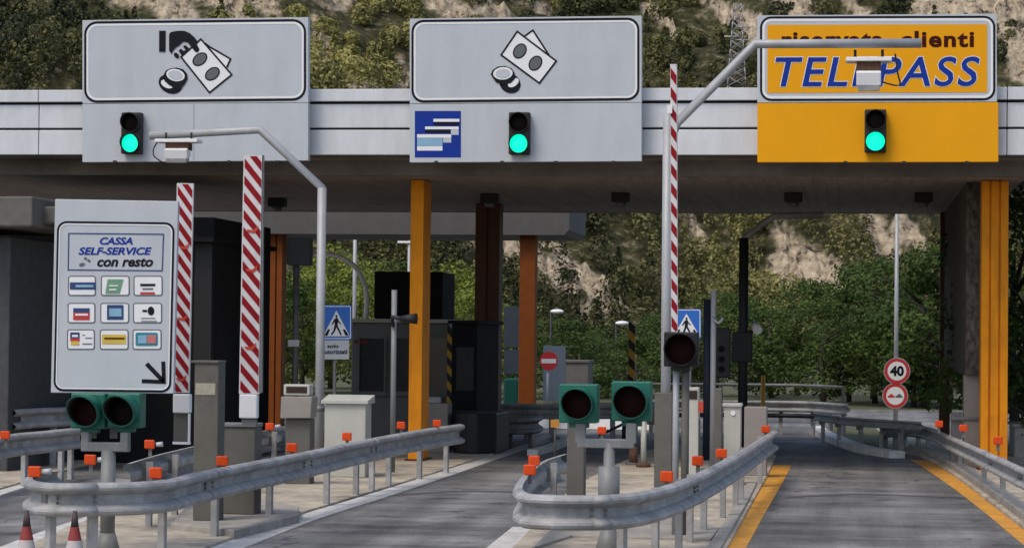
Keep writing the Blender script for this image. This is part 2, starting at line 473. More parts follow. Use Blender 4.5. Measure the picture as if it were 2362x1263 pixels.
def slab(name, px, z, m, kind='structure', z0=-0.1):
    mb = MB(); p = [G(u, v, z) for u, v in px]
    mb.prism([(q.x, q.y, z0) for q in p], (0, 0, z - z0))
    return tag(mb.build(name, m, bevel=0.012), kind=kind)
slab('pavement', [(300, 1330), (430, 1276), (560, 1228), (700, 1178), (860, 1130), (1000, 1088), (1100, 1056), (1170, 1035), (1000, 1000), (800, 1005), (500, 1080), (330, 1150), (150, 1215), (-30, 1295)], 0.03, M['concrete'])
slab('pavement', [(1110, 1330), (1190, 1252), (1225, 1215), (1275, 1160), (1340, 1110), (1420, 1070), (1500, 1035), (1640, 1010), (1760, 1010), (1790, 1050), (1770, 1095), (1730, 1165), (1680, 1255), (1640, 1330)], 0.03, M['concrete'])
slab('pavement', [(-200, 1190), (0, 1124), (80, 1102), (240, 1058), (400, 1012), (300, 985), (0, 1020), (-200, 1060)], 0.03, M['concrete'])
slab('pavement', [(2460, 1290), (2362, 1212), (2300, 1165), (2225, 1108), (2160, 1064), (2120, 1046), (2050, 1032), (1960, 1008), (1935, 990), (2100, 985), (2250, 1010), (2400, 1070), (2560, 1150)], 0.05, M['concrete'])
slab('grass_verge', [(1905, 985), (1925, 1000), (1985, 1020), (2035, 1030), (2040, 1005), (2010, 975), (1930, 972)], 0.07, M['grass'])
# kerb stones along the right lane and a plinth under the barrier machines
def kerb(name, px, w, h, m='kerb'):
    c = resample([G(u, v, 0.0) for u, v in px], 1.0); mb = MB()
    for i in range(len(c) - 1):
        t = (c[i + 1] - c[i]); L = t.length; t.normalize(); n = Vector((t.y, -t.x, 0))
        mid = (c[i] + c[i + 1]) / 2
        mb.obox(mid + Vector((0, 0, h / 2 - 0.03)), t * (L / 2 - 0.006), n * w / 2, (0, 0, h / 2 + 0.03))
    return tag(mb.build(name, M[m], bevel=0.012), kind='structure')
M['whitekerb'] = mat('white_kerb_paint', (.66, .65, .62), .8, var=.15, scale=8, dirt=.5, dirtcol=(.3, .29, .27), dscale=3)
kerb('kerb', [(1884, 994), (1898, 1005), (1930, 1021), (1985, 1041), (2030, 1050), (2070, 1056)], .3, .13, 'whitekerb')
kerb('kerb', [(1232, 1020), (1270, 1014), (1298, 1017), (1302, 1024), (1272, 1037), (1228, 1050)], .2, .11, 'whitekerb')
kerb('kerb', [(2480, 1285), (2362, 1196), (2300, 1150), (2225, 1098), (2165, 1060), (2110, 1043)], 0.22, 0.14)
kerb('kerb', [(1630, 1300), (1672, 1232), (1712, 1165), (1735, 1120)], 0.14, 0.06)
slab('plinth', [(395, 1205), (540, 1222), (690, 1185), (690, 1165), (600, 1150), (430, 1165)], 0.10, M['kerb'])
slab('plinth', [(1225, 1262), (1320, 1232), (1640, 1240), (1660, 1215), (1560, 1180), (1300, 1190)], 0.06, M['kerb'])

# ================================================================ TOLL CANOPY
Yf = YD(1212, 39.55)
zf = lambda v: PL(830, v, Yf).z
X0, X1 = PL(-330, 300, Yf).x, PL(2760, 300, Yf).x
can = thing('toll_canopy', 'long flat toll canopy with white banded fascia, brown soffit and orange columns', 'canopy', (0, Yf + 1, 0))
def run(mb, z0, z1, y0, y1, joints):
    xs = [X0] + joints + [X1]
    for a, b2 in zip(xs, xs[1:]):
        mb.box(a + 0.006, b2 - 0.006, y0, y1, z0, z1)
js = [X0 + 3.1 * k for k in range(1, 12) if X0 + 3.1 * k < X1 - .5]
mb = MB(); run(mb, zf(234), zf(206), Yf - 0.05, Yf + 0.1, js); mb.build('fascia_trim', M['fascia'], can, bevel=0.008)
mb = MB(); run(mb, zf(294.5), zf(240), Yf, Yf + 0.1, js); mb.build('fascia_panel', M['fascia'], can, bevel=0.01)
mb = MB(); run(mb, zf(357), zf(299.5), Yf, Yf + 0.1, js); mb.build('fascia_panel', M['fascia'], can, bevel=0.01)
zs = PL(1400, 405, Yf + 0.9).z
Yb = YD(1400, 52.7)
Yb = CAM.y + (zs - CAM.z) / ray(1400, 490).z * ray(1400, 490).y
MB().box(X0, X1, Yf + 0.1, Yf + 0.25, zf(357) + 0.02, zf(212)).build('fascia_backing', M['groove'], can)
MB().box(X0, X1, Yf + 0.25, Yf + 0.9, zf(357) - 0.03, zf(357) + 0.12).build('edge_beam', M['beam'], can)
XR = PL(2170, 490, Yb).x
MB().box(X0, XR + 0.9, Yf + 0.9, Yf + 1.2, zs, zf(357) + 0.12).build('edge_beam', M['beam'], can)
mb = MB()
x = X0
while x < XR + 0.9:
    mb.box(x, x + 0.195, Yf + 1.2, Yb, zs + 0.01, zs + 0.03); x += 0.2
mb.box(X0, XR + 0.9, Yf + 1.2, Yb, zs + 0.034, zs + 0.06)
mb.build('soffit', M['soffit'], can)
MB().box(X0, X1, Yf + 0.25, Yb + 0.2, zf(357) + 0.2, zf(325)).build('roof_slab', M['beam'], can)
MB().box(X0, XR + 0.9, Yb, Yb + 0.2, zs, zf(357) + 0.19).build('edge_beam', M['beam'], can)

def ribbed(mb, x0, x1, y0, y1, z0, z1, ribs):
    w = (x1 - x0); g = w * 0.07; rw = (w - g * (ribs - 1)) / ribs
    for k in range(ribs):
        a = x0 + k * (rw + g)
        mb.box(a, a + rw, y0, y1, z0, z1)
    mb.box(x0 + 0.01, x1 - 0.01, y0 + 0.05, y1 - 0.05, z0, z1 - 0.002)
def column(u0, u1, Y, dep, m, ribs, z0=0.0, zt=None, label=None):
    a, b2 = PL(u0, 771, Y).x, PL(u1, 771, Y).x
    mb = MB(); ribbed(mb, a, b2, Y, Y + dep, z0, zt or zs, ribs)
    o = mb.build('column', m, can, bevel=0.008)
    MB().box(a - 0.05, b2 + 0.05, Y - 0.05, Y + dep + 0.05, z0, z0 + 0.06).build('base_plate', M['brown'], o)
    if label: o['label'] = label
    return o
Yc = G(960, 1062, 0.03).y
column(944, 974, Yc, 0.75, M['orange'], 1, label='bright orange front column')
Yr = Yc - 0.1
column(2263, 2325, Yr, 0.5, M['orange'], 3, label='wide ribbed orange end column')
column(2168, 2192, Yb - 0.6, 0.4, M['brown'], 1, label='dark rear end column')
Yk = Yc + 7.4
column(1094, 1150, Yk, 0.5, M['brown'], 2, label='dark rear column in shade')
# end wall between the two right columns
xa = PL(2170, 490, Yb).x + 0.06
xw = xa + 0.22
wall = MB()
zb_ = PL(2230, 862, Yr + 1.5).z
wall.box(xa, xw, Yr + 0.55, Yb - 0.65, zb_, zs)
wall.build('end_wall', M['stone'], can)
xp = PL(2222, 900, Yr + 0.9).x
mb = MB(); mb.box(xp, xp + 0.26, Yr + 0.7, Yr + 1.1, 0, zb_ - 0.004)
mb.build('wall_pier', M['cabtan'], can, bevel=0.01)
mb = MB(); mb.box(xp - 0.2, xp - 0.02, Yr + 0.75, Yr + 0.95, 0.05, 0.95); mb.box(xp - 0.22, xp + 0.3, Yr + 0.66, Yr + 0.69, 0.83, 0.88)
mb.build('wall_bracket', M['steel2'], can)

# ceiling lamps under the soffit
def ceil_lamp(u, v, lab, proto=[None]):
    p = CAM + ray(u, v) * ((zs - CAM.z) / ray(u, v).z)
    if proto[0] is None:
        t = thing('ceiling_lamp', lab, 'ceiling lamp', p, 'lamps under the canopy soffit')
        MB().box(p.x - .16, p.x + .16, p.y - .16, p.y + .16, p.z - .16, p.z + .01).build('housing', M['hood'], t, bevel=.02)
        MB().tube([p - Vector((0, 0, .16)), p - Vector((0, 0, .24))], [.11, .07], 12).build('glass', M['steel2'], t)
        proto[0] = t
        return t
    return dup(proto[0], p, lab)
ceil_lamp(1130, 448, 'ceiling lamp above the dark rear column')
ceil_lamp(1432, 446, 'ceiling lamp under the canopy near the tall striped barrier')
ceil_lamp(1830, 446, 'ceiling lamp under the yellow overhead sign, one nearer its left edge')
ceil_lamp(2130, 446, 'ceiling lamp under the yellow overhead sign, one nearer the end column')
ceil_lamp(640, 458, 'ceiling lamp above the rust orange rear column')

# ---------------------------------------------------------------- lower canopy behind
Yq = YD(900, 57)
k2 = thing('rear_canopy', 'low grey beam canopy behind the toll lanes on orange columns', 'canopy', (PL(900, 771, Yq).x, Yq, 0))
xl, xr_ = PL(380, 520, Yq).x, PL(1313, 520, Yq).x
zt, zl = PL(900, 496, Yq).z, PL(900, 540, Yq).z
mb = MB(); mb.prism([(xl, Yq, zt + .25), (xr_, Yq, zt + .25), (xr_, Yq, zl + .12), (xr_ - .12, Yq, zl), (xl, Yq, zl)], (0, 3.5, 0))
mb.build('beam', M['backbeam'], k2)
for u0, u1, lab in ((606, 649, 'rear column at the left, brighter at the foot'), (1197, 1233, 'rear column with rust red foot')):
    a, b2 = PL(u0, 771, Yq + .3).x, PL(u1, 771, Yq + .3).x
    mb = MB(); ribbed(mb, a, b2, Yq + .3, Yq + .75, 0, zl, 3 if u0 < 700 else 1)
    o = mb.build('column', mat('rust_orange_paint', (.20, .055, .010), .65, spec=.15, var=.15, dirt=.4, dirtcol=(.16, .045, .01), streak=4), k2, bevel=.008); o['label'] = lab

# ================================================================ OVERHEAD LANE SIGNS
Ys = Yf - 0.30
def board(root, px, Y, th, m, name='board'):
    mb = MB(); mb.prism([PL(u, v, Y) for u, v in px], (0, th, 0)); return mb.build(name, m, root, bevel=.006)
def onplane(Y, lay, tilt, uc):
    return lambda u, v: PL(u, v + tilt * (u - uc), Y - 0.004 * lay)
GS = 'overhead lane signs on the canopy fascia'
# cash lane with a hand
p0 = PL(450, 300, Ys)
s1 = thing('overhead_sign', 'grey overhead sign showing a hand with banknotes and coins', 'overhead sign', p0, GS)
board(s1, [(190, 47), (711, 40), (711, 236.6), (190, 239)], Ys, .14, M['sign'])
board(s1, [(190, 240), (711, 237.6), (711, 370), (190, 374)], Ys, .14, M['sign'], 'lower_panel')
F = lambda lay: onplane(Ys, lay, -5.5 / 512, 450)
art('border', s1, M['ink'], F(1), [[rrect(194, 47, 706, 235, 30), rrect(199, 52.5, 701, 229.5, 25)[::-1]]])
art('inner_line', s1, M['signw'], F(1), [[rrect(199.5, 53, 700.5, 229, 24.5), rrect(204, 58, 696, 224, 21)[::-1]]])
q = lambda pts: [(340 + x / 7.018, 50 + y / 7.018) for x, y in pts]
F0 = lambda lay: onplane(Ys, lay, 0, 450)
hand = [(350, 215), (365, 182), (410, 162), (500, 150), (600, 152), (680, 185), (750, 245), (812, 320), (835, 310), (800, 372), (838, 440), (835, 475), (800, 500), (770, 485), (700, 400), (660, 345), (600, 322), (560, 340), (510, 390), (460, 420), (420, 465), (385, 522), (350, 470)]
art('note_fill', s1, M['signw'], F0(1), [q([(545, 575), (865, 285), (1000, 400), (1345, 605), (1285, 740), (1365, 860), (1005, 1150)])])
mb = MB()
strokes(mb, q([(545, 575), (865, 285), (1365, 860), (1005, 1150)]), 4, F0(2), True)
strokes(mb, q([(930, 350), (1000, 405), (1345, 605), (1285, 740)]), 4, F0(2))
mb.build('banknote_outline', M['ink'], s1, fix=False)
art('banknote_spot', s1, M['ink'], F0(2), [q(ell(850, 610, 135, 96, -38)), q(ell(1052, 846, 135, 96, -38))])
art('banknote_spot', s1, M['inkg'], F0(3), [q(ell(850, 610, 112, 76, -38)), q(ell(1052, 846, 112, 76, -38))])
art('hand', s1, M['ink'], F0(3), [q([(190, 150), (295, 150), (290, 490), (188, 490)]), q(hand), q([(575, 400), (612, 380), (695, 452), (560, 560), (505, 470), (540, 440), (590, 480), (620, 460)]), q(ell(470, 550, 52, 34, 50))])
art('coin', s1, M['ink'], F0(2), [q(ell(372, 1010, 198, 150, 25)), ])
art('coin', s1, M['signw'], F0(3), [q(ell(318, 1010, 105, 62, 25))])
art('coin', s1, M['ink'], F0(4), [q([(268, 850), (300, 790), (380, 755), (480, 745), (580, 775), (640, 840), (650, 920), (610, 1000), (530, 1100), (440, 1080), (340, 1020), (275, 960)])])
art('coin', s1, M['signw'], F0(5), [q(ell(455, 866, 150, 98, 12))])
art('coin', s1, M['sign'], F0(6), [q(ell(455, 868, 118, 74, 12))])
# cash and card lane
s2 = thing('overhead_sign', 'grey overhead sign showing banknotes and coins above a blue card symbol', 'overhead sign', PL(1212, 300, Ys), GS)
board(s2, [(945, 43.5), (1480, 36.5), (1480, 236), (945, 239)], Ys, .14, M['sign'])
board(s2, [(945, 240), (1480, 237), (1480, 371.5), (945, 374.5)], Ys, .14, M['sign'], 'lower_panel')
F = lambda lay: onplane(Ys, lay, -5.5 / 512, 1212)
art('border', s2, M['ink'], F(1), [[rrect(949, 43.5, 1475, 234.5, 28), rrect(954, 49, 1470, 229, 23)[::-1]]])
art('inner_line', s2, M['signw'], F(1), [[rrect(954.5, 49.5, 1469.5, 228.5, 22.5), rrect(959, 54, 1465, 224, 19)[::-1]]])
art('note_fill', s2, M['signw'], F0(1), [[(1156, 127), (1193, 73), (1210, 85), (1229, 70), (1264, 125), (1283, 141), (1244, 192)]])
mb = MB(); strokes(mb, [(1156, 127), (1193, 73), (1283, 141), (1244, 192)], 4, F0(2), True); strokes(mb, [(1210, 84), (1229, 70), (1266, 127)], 4, F0(2))
mb.build('banknote_outline', M['ink'], s2, fix=False)
art('banknote_spot', s2, M['ink'], F0(2), [ell(1199, 118, 19, 14.5, -55), ell(1235, 146, 19, 14.5, -55)])
art('banknote_spot', s2, M['inkg'], F0(3), [ell(1199, 118, 16, 11.5, -55), ell(1235, 146, 16, 11.5, -55)])
art('coin', s2, M['ink'], F0(2), [ell(1176, 192, 26, 22, 35)])
art('coin', s2, M['signw'], F0(3), [ell(1184, 191, 14, 8.5, -35)])
art('coin', s2, M['ink'], F0(4), [[(1132, 172), (1136, 162), (1148, 154), (1164, 152), (1180, 158), (1187, 169), (1188, 182), (1178, 192), (1160, 196), (1144, 190)]])
art('coin', s2, M['signw'], F0(5), [ell(1160, 169.5, 22.5, 14.5, -4)])
art('coin', s2, M['sign'], F0(6), [ell(1160, 170, 17, 10.5, -4)])
c = lambda a, b2, c_, d: rect(700 + a / 2.87, b2 / 2.87, 700 + c_ / 2.87, d / 2.87)
art('card_symbol', s2, M['blue'], F0(1), [c(737, 735, 1042, 1042)])
art('card_stripe', s2, M['signw'], F0(2), [c(860, 787, 1032, 806), c(805, 838, 1027, 856), c(752, 889, 978, 912), c(752, 967, 920, 997)])
art('card_stripe', s2, M['ink'], F0(2), [c(860, 810, 1032, 830), c(805, 859, 972, 880)])
art('card_stripe', s2, M['sign'], F0(2), [c(976, 857, 1027, 893), c(924, 913, 978, 944)])
art('card_stripe', s2, M['cyan'], F0(2), [c(752, 914, 920, 965)])
# yellow reserved lane
s3 = thing('overhead_sign', 'yellow overhead sign with blue slanted lettering for reserved lane', 'overhead sign', PL(2025, 300, Ys), GS)
board(s3, [(1747, 36), (2299, 32), (2300, 235), (1747, 237)], Ys, .14, M['sign'])
board(s3, [(1747, 238), (2303, 236), (2303, 373), (1747, 374)], Ys, .14, M['yellow'], 'lower_panel')
F = lambda lay: onplane(Ys, lay, -1.5 / 512, 2025)
art('border', s3, M['ink'], F(1), [[rrect(1753, 37.5, 2296, 232.5, 26), rrect(1758, 42.5, 2291, 227.5, 21)[::-1]]])
art('inner_line', s3, M['signw'], F(1), [[rrect(1758.5, 43, 2290.5, 227, 20.5), rrect(1764, 49, 2285, 221, 15)[::-1]]])
art('yellow_field', s3, M['yellow'], F(1), [rect(1770, 57, 2277, 214)])
lettering('lettering', s3, M['maroon'], F(2), 'riservata', (1803, 74, 2038, 110), 0, .034, 1.12)
lettering('lettering', s3, M['maroon'], F(2), 'clienti', (2077, 72, 2247, 110), 0, .034, 1.12)
lettering('lettering', s3, M['signw'], F(2), 'TELEPASS', (1786, 129.5, 2262, 201.5), .2, .028, 1.12)
lettering('lettering', s3, M['blue'], F(3), 'TELEPASS', (1788, 131, 2260, 200), .2, .012, 1.12)

for sg, us, vb in ((s1, (265, 528, 640), 372), (s2, (1006, 1158, 1282, 1415), 373), (s3, (1950, 2085, 2230), 373.5)):
    for u in us:
        pbox_ = MB(); x0_, x1_ = PL(u - 4, vb, Ys).x, PL(u + 4, vb, Ys).x
        pbox_.box(x0_, x1_, Ys - .012, Ys + .1, PL(u, vb + 4, Ys).z, PL(u, vb - 2, Ys).z); pbox_.build('clip', M['hood'], sg)
for sg, u in ((s1, 447),):
    art('panel_seam', sg, M['inkg'], F0(1), [rect(u - .35, 241, u + .35, 371)])

# ---------------------------------------------------------------- overhead traffic lights
def visor(mb, c, r, L, mi=0, ax=Vector((0, -1, 0)), full=False):
    # open hood tube cut back at the bottom
    n = 24; a = []; b2 = []
    for k in range(n):
        t = 2 * math.pi * k / n
        o = Vector((math.cos(t), 0, math.sin(t)))
        l = L * (0.62 + 0.38 * math.sin(t)) if not full else L
        a.append(c + o * r); b2.append(c + o * r + ax * l)
    i = mb.verts(a); j = mb.verts(b2)
    i2 = mb.verts([c + (p - c) * 0.93 for p in a]); j2 = mb.verts([p - (a[k] - c) * 0.07 for k, p in enumerate(b2)])
    for k in range(n):
        m_ = (k + 1) % n
        mb.face((i + k, i + m_, j + m_, j + k), mi, True); mb.face((i2 + k, j2 + k, j2 + m_, i2 + m_), 1, True)
        mb.face((j + k, j + m_, j2 + m_, j2 + k), mi)
def disc(mb, c, r, mi=0, bulge=.02):
    n = 24
    i = mb.verts([c + Vector((math.cos(2 * math.pi * k / n) * r, 0, math.sin(2 * math.pi * k / n) * r)) for k in range(n)])
    j = mb.verts([c + Vector((math.cos(2 * math.pi * k / n) * r * .6, -bulge * .7, math.sin(2 * math.pi * k / n) * r * .6)) for k in range(n)])
    t = mb.verts([c + Vector((0, -bulge, 0))])
    for k in range(n):
        m_ = (k + 1) % n
        mb.face((i + k, i + m_, j + m_, j + k), mi, True); mb.face((j + k, j + m_, t), mi, True)
GT = 'lit green lane lights on the overhead signs'
def lane_light(u, v, lab, proto=[None]):
    p = PL(u, v, Ys - .02)
    if proto[0]:
        return dup(proto[0], p, lab)
    s = (p - PL(u + 1, v, Ys - .02)).length
    t = thing('traffic_light', lab, 'traffic light', p, GT)
    w, h0, h1 = 23 * s, 23.5 * s, 69 * s
    Yt = p.y
    MB().box(p.x - w, p.x + w, Yt - .16, Yt, p.z - h0, p.z + h1).build('housing', M['hood'], t, bevel=.02)
    for dz, m_, nm in ((0, M['lensgrn'], 'lit_lens'), (46 * s, M['lensoff'], 'unlit_lens')):
        cc = Vector((p.x, Yt - .165, p.z + dz))
        b_ = MB(); disc(b_, cc, 20 * s); b_.build(nm, m_, t)
        b_ = MB(); visor(b_, cc + Vector((0, .004, 0)), 21.5 * s, .16); b_.build('visor', [M['hood'], M['black']], t)
    proto[0] = t
    return t
lane_light(308, 332, 'two lens traffic light lit green on the hand and banknote sign')
lane_light(1200, 333, 'two lens traffic light lit green beside the blue card symbol')
lane_light(2019, 328, 'two lens traffic light lit green on the yellow lower panel')

# ================================================================ GANTRY POLES WITH LANE ANTENNAS
def antenna(u, v, d, lab, wide, tall, cable):
    p = D(u, v, d); k = d / FPX
    t = thing('lane_antenna', lab, 'antenna', p, 'white antennas hung from bent poles')
    MB().obox(p + Vector((0, 0, -.05)), (wide * k / 2, 0, 0), (0, .16, 0), (0, 0, .025)).build('mounting_plate', M['white'], t, bevel=.006)
    for s_ in (-1, 1):
        MB().tube([p + Vector((s_ * wide * k * .3, 0, .08)), p + Vector((s_ * wide * k * .3, 0, -.05))], .018, 8).build('hanger', M['hood'], t)
    MB().obox(p + Vector((0, .02, -.13)), (wide * k * .27, 0, 0), (0, .12, 0), (0, 0, .055)).build('bracket', M['rust'], t)
    MB().obox(p + Vector((0, -.05, -tall * k * .62)), (wide * k * .27, 0, 0), (0, .1, .03), (0, -.02, tall * k * .20)).build('housing', M['white'], t, bevel=.015)
    MB().obox(p + Vector((0, -.04, -tall * k * .90)), (wide * k * .24, 0, 0), (0, .09, .02), (0, -.01, tall * k * .10)).build('lower_box', M['steel'], t, bevel=.01)
    MB().tube(resample([p + Vector((a * k, -.03, b2 * k)) for a, b2 in cable], .05), .011, 6).build('cable', M['hood'], t)
    return t
dA = 34.5
bA = G(735, 1092, .03)
dA = depth(bA)
gp = thing('bent_pole', 'grey bent pole reaching left over the lane beside the crossing sign', 'pole', bA, 'bent antenna poles')
r0 = 10.5 * dA / FPX
top = D(729, 432, dA); top.x, top.y = bA.x, bA.y
e1 = D(590, 296, dA); e1.y = bA.y; e2 = D(325, 307, dA); e2.y = bA.y
MB().tube([bA, top], r0, 16).build('post', M['pole'], gp)
MB().tube([top + Vector((0, 0, -.1)), top, e1, e2], r0 * .92, 14).build('arm', M['pole'], gp)
MB().tube([bA + Vector((0, 0, .95)), bA + Vector((0, 0, 1.02))], r0 * 1.25, 14).build('collar', M['steel2'], gp)
antenna(412, 318, dA - .1, 'white antenna box with lid hanging from the left bent pole', 100, 56, [(-20, 0), (-50, -12), (-58, -40), (-30, -60)])
lid = None
bB = G(1533, 1165, .03)
dB = depth(bB)
gq = thing('bent_pole', 'tall grey bent pole reaching right across the yellow sign', 'pole', bB, 'bent antenna poles')
r1 = 11.5 * dB / FPX
top = D(1541, 262, dB); top.x, top.y = bB.x, bB.y
MB().tube([bB, top], r1, 16).build('post', M['pole'], gq)
e0 = D(1560, 282, dB); e0.y = bB.y
e1 = D(1742, 102, dB); e1.y = bB.y; e2 = D(2124, 106, dB); e2.y = bB.y
MB().tube([bB + Vector((0, 0, top.z - .55)), e0, e1, e2], r1 * .95, 14).build('arm', M['pole'], gq)
MB().box(bB.x - .13, bB.x + .09, bB.y - .1, bB.y + .1, .03, D(1533, 905, dB).z).build('concrete_foot', M['pillar'], gq, bevel=.01)
antenna(2004, 130, dB - .12, 'white antenna box hanging in front of the yellow sign lettering', 104, 80, [(60, 5), (66, -40), (70, -68), (30, -60)])

# ================================================================ SELF SERVICE SIGN, TWIN SIGNALS
def signal_head(u, v, d, half, parent_label, m_box, lens, rl, name='stop_signal', grp=None):
    p = D(u, v, d); k = d / FPX
    t = thing(name, parent_label, 'traffic light', p, grp)
    h = half * k
    MB().box(p.x - h, p.x + h, p.y, p.y + .2, p.z - h, p.z + h).build('housing', m_box, t, bevel=.015)
    b_ = MB(); cc = p + Vector((0, -.006, 0)); disc(b_, cc, rl * k * .97); b_.build('lens', lens, t)
    b_ = MB(); visor(b_, p + Vector((0, .002, 0)), rl * k, .30); b_.build('visor', [m_box, M['black']], t)
    b_ = MB(); b_.box(p.x - h * .5, p.x + h * .5, p.y + .05, p.y + .15, p.z - h * 1.25, p.z - h + .002); b_.build('mounting', m_box, t)
    return t
GH = 'unlit green cased stop signals'
dS = 24.0
pS = D(247, 1290, dS); pS.z = 0.0
signal_head(202, 947, dS, 41, 'unlit green cased signal under the payment sign, darker reddish lens', M['teal'], M['lensred'], 37, grp=GH)
signal_head(285, 946, dS, 40, 'unlit green cased signal under the payment sign, nearer the striped barrier', M['teal'], M['lensoff'], 37, grp=GH)
ss = thing('payment_sign', 'tall grey sign with card symbols and a black arrow on a pole', 'sign', pS)
Yp = D(260, 771, dS + .25).y
board(ss, [(127, 459), (411, 464), (400, 907), (117, 905)], Yp, .06, M['sign'])
def lean(lay, Y=Yp):     # the board leans a little: shift u by height
    return lambda u, v: PL(u + (700 - v) * 0.021, v, Y - .004 * lay)
def leanr(lay, Y=Yp):
    return lambda u, v: PL(u, v + (u - 265) * .012, Y - .004 * lay)
def rr2(u0, v0, u1, v1, r): return [(a + (710 - b2) * .022, b2) for a, b2 in rrect(u0, v0, u1, v1, r)]
art('border', ss, M['ink'], leanr(1), [[rr2(127.5, 511, 398.5, 903, 22), rr2(132, 516, 394, 898, 18)[::-1]]])
art('inner_line', ss, M['signw'], leanr(1), [[rr2(132.3, 516.3, 393.7, 897.7, 17.7), rr2(135, 519.5, 391, 894.5, 15)[::-1]]])
mb = MB(); strokes(mb, [(158.5, 538), (377, 540), (374, 624), (157, 622)], 2.6, F0p(1) if False else (lambda u, v: PL(u, v, Yp - .004)), True)
mb.build('text_frame', M['navy'], ss, fix=False)
Z = lambda lay: (lambda u, v: PL(u, v, Yp - .004 * lay))
lettering('lettering', ss, M['blue'], Z(1), 'CASSA', (230, 547, 306, 564), .25, .03)
lettering('lettering', ss, M['blue'], Z(1), 'SELF-SERVICE', (181, 570, 350, 587.5), .25, .03)
lettering('lettering', ss, M['ink'], Z(1), 'con resto', (224, 594, 353, 615), .25, .03)
art('coin_icon', ss, M['inkg'], Z(1), [ell(189, 610, 7, 4, -15), ell(197, 596, 4, 3, 30), ell(205, 601, 4, 3, 30)])
xs3 = ((157, 221), (232.5, 299), (308, 375)); ys3 = ((635.5, 682), (698, 745), (759, 806))
K = lambda a, b2, c_, d: rect(110 + a / 3.948, 500 + b2 / 3.948, 110 + c_ / 3.948, 500 + d / 3.948)
KP = lambda pts: [(110 + x / 3.948, 500 + y / 3.948) for x, y in pts]
M['steal'] = mat('sign_teal', (.02, .22, .28), .5); M['spale'] = mat('sign_pale_red', (.55, .16, .16), .5)
CARDS = [
 [('navy', 2, K(202, 595, 436, 660)), ('cyan', 3, K(255, 618, 415, 640))],
 [('sgreen', 2, KP([(545, 568), (690, 568), (655, 698), (525, 698)])), ('signw', 3, K(560, 620, 640, 632)), ('signw', 3, K(560, 655, 625, 668))],
 [('ink', 2, K(842, 608, 980, 630)), ('inkg', 2, K(862, 648, 960, 662)), ('sred', 2, K(842, 684, 976, 704))],
 [('navy', 2, K(232, 830, 382, 869)), ('sred', 2, K(232, 870, 382, 938)), ('signw', 3, K(250, 880, 365, 898))],
 [('navy', 2, K(540, 800, 690, 935)), ('cyan', 3, K(560, 832, 672, 905))],
 [('ink', 2, KP(ell(940, 855, 30, 40))), ('ink', 2, K(862, 845, 905, 865)), ('inkg', 2, K(850, 918, 980, 926)), ('inkg', 2, K(850, 945, 995, 952))],
 [('navy', 2, K(205, 1050, 290, 1104)), ('sred', 2, K(205, 1105, 290, 1129)), ('smustard', 2, K(210, 1130, 285, 1165)), ('signw', 3, K(222, 1072, 275, 1092)), ('inkg', 2, K(340, 1098, 405, 1106)), ('inkg', 2, K(315, 1150, 405, 1160)), ('inkg', 2, K(315, 1072, 340, 1080))],
 [('smustard', 2, K(495, 1070, 712, 1156)), ('maroon', 3, K(515, 1098, 700, 1112))],
 [('steal', 2, rrect(110 + 800 / 3.948, 500 + 1052 / 3.948, 110 + 1002 / 3.948, 500 + 1172 / 3.948, 4)), ('cyan', 3, K(822, 1075, 900, 1150)), ('spale', 3, K(905, 1075, 985, 1150))],
]
ci = 0
for r_, (va, vb) in enumerate(ys3):
    for (ua, ub) in xs3:
        du = -1.2 * r_
        o = art('card_panel', ss, M['signw'], Z(1), [rrect(ua + du + 2.6, va + 2.6, ub + du - 2.6, vb - 2.6, 4)])
        art('frame', o, M['inkg'], Z(1), [[rrect(ua + du, va, ub + du, vb, 6), rrect(ua + du + 2.4, va + 2.4, ub + du - 2.4, vb - 2.4, 4)[::-1]]])
        for mm, lay, lp in CARDS[ci]: art('card_mark', o, M[mm], Z(lay), [lp])
        ci += 1
mb = MB(); strokes(mb, [(338, 838), (378, 880)], 10, Z(1)); strokes(mb, [(376.5, 833), (378, 880), (327, 878)], 9, Z(1))
mb.build('arrow', M['ink'], ss, fix=False)
# its support
k = dS / FPX
zy = D(245, 1037, dS).z
mb = MB(); mb.tube([(pS.x, pS.y, .0), (pS.x, pS.y, zy)], 17 * k, 14); mb.tube([(pS.x, pS.y, 0.0), (pS.x, pS.y, .22)], [34 * k, 18 * k], 14)
mb.build('post', M['stand'], ss)
xa_, xb_ = D(195, 1000, dS).x, D(289, 1000, dS).x; z1_, z2_ = D(245, 1030, dS).z, D(245, 1003, dS).z
mb = MB()
mb.obox(((xa_ + xb_) / 2, pS.y, z1_), ((xb_ - xa_) / 2 + .04, 0, 0), (0, .05, 0), (0, 0, .045))
for x in (xa_, xb_): mb.box(x - .04, x + .04, pS.y - .049, pS.y + .049, z1_ + .02, z2_ + .03)
mb.build('yoke', M['stand'], ss, bevel=.01)
for u in (214, 262):
    mb = MB(); mb.tube([D(u, 1010, dS + .22), D(u, 915, dS + .22)], 9 * k, 10); mb.build('upright', M['steel2'], ss)

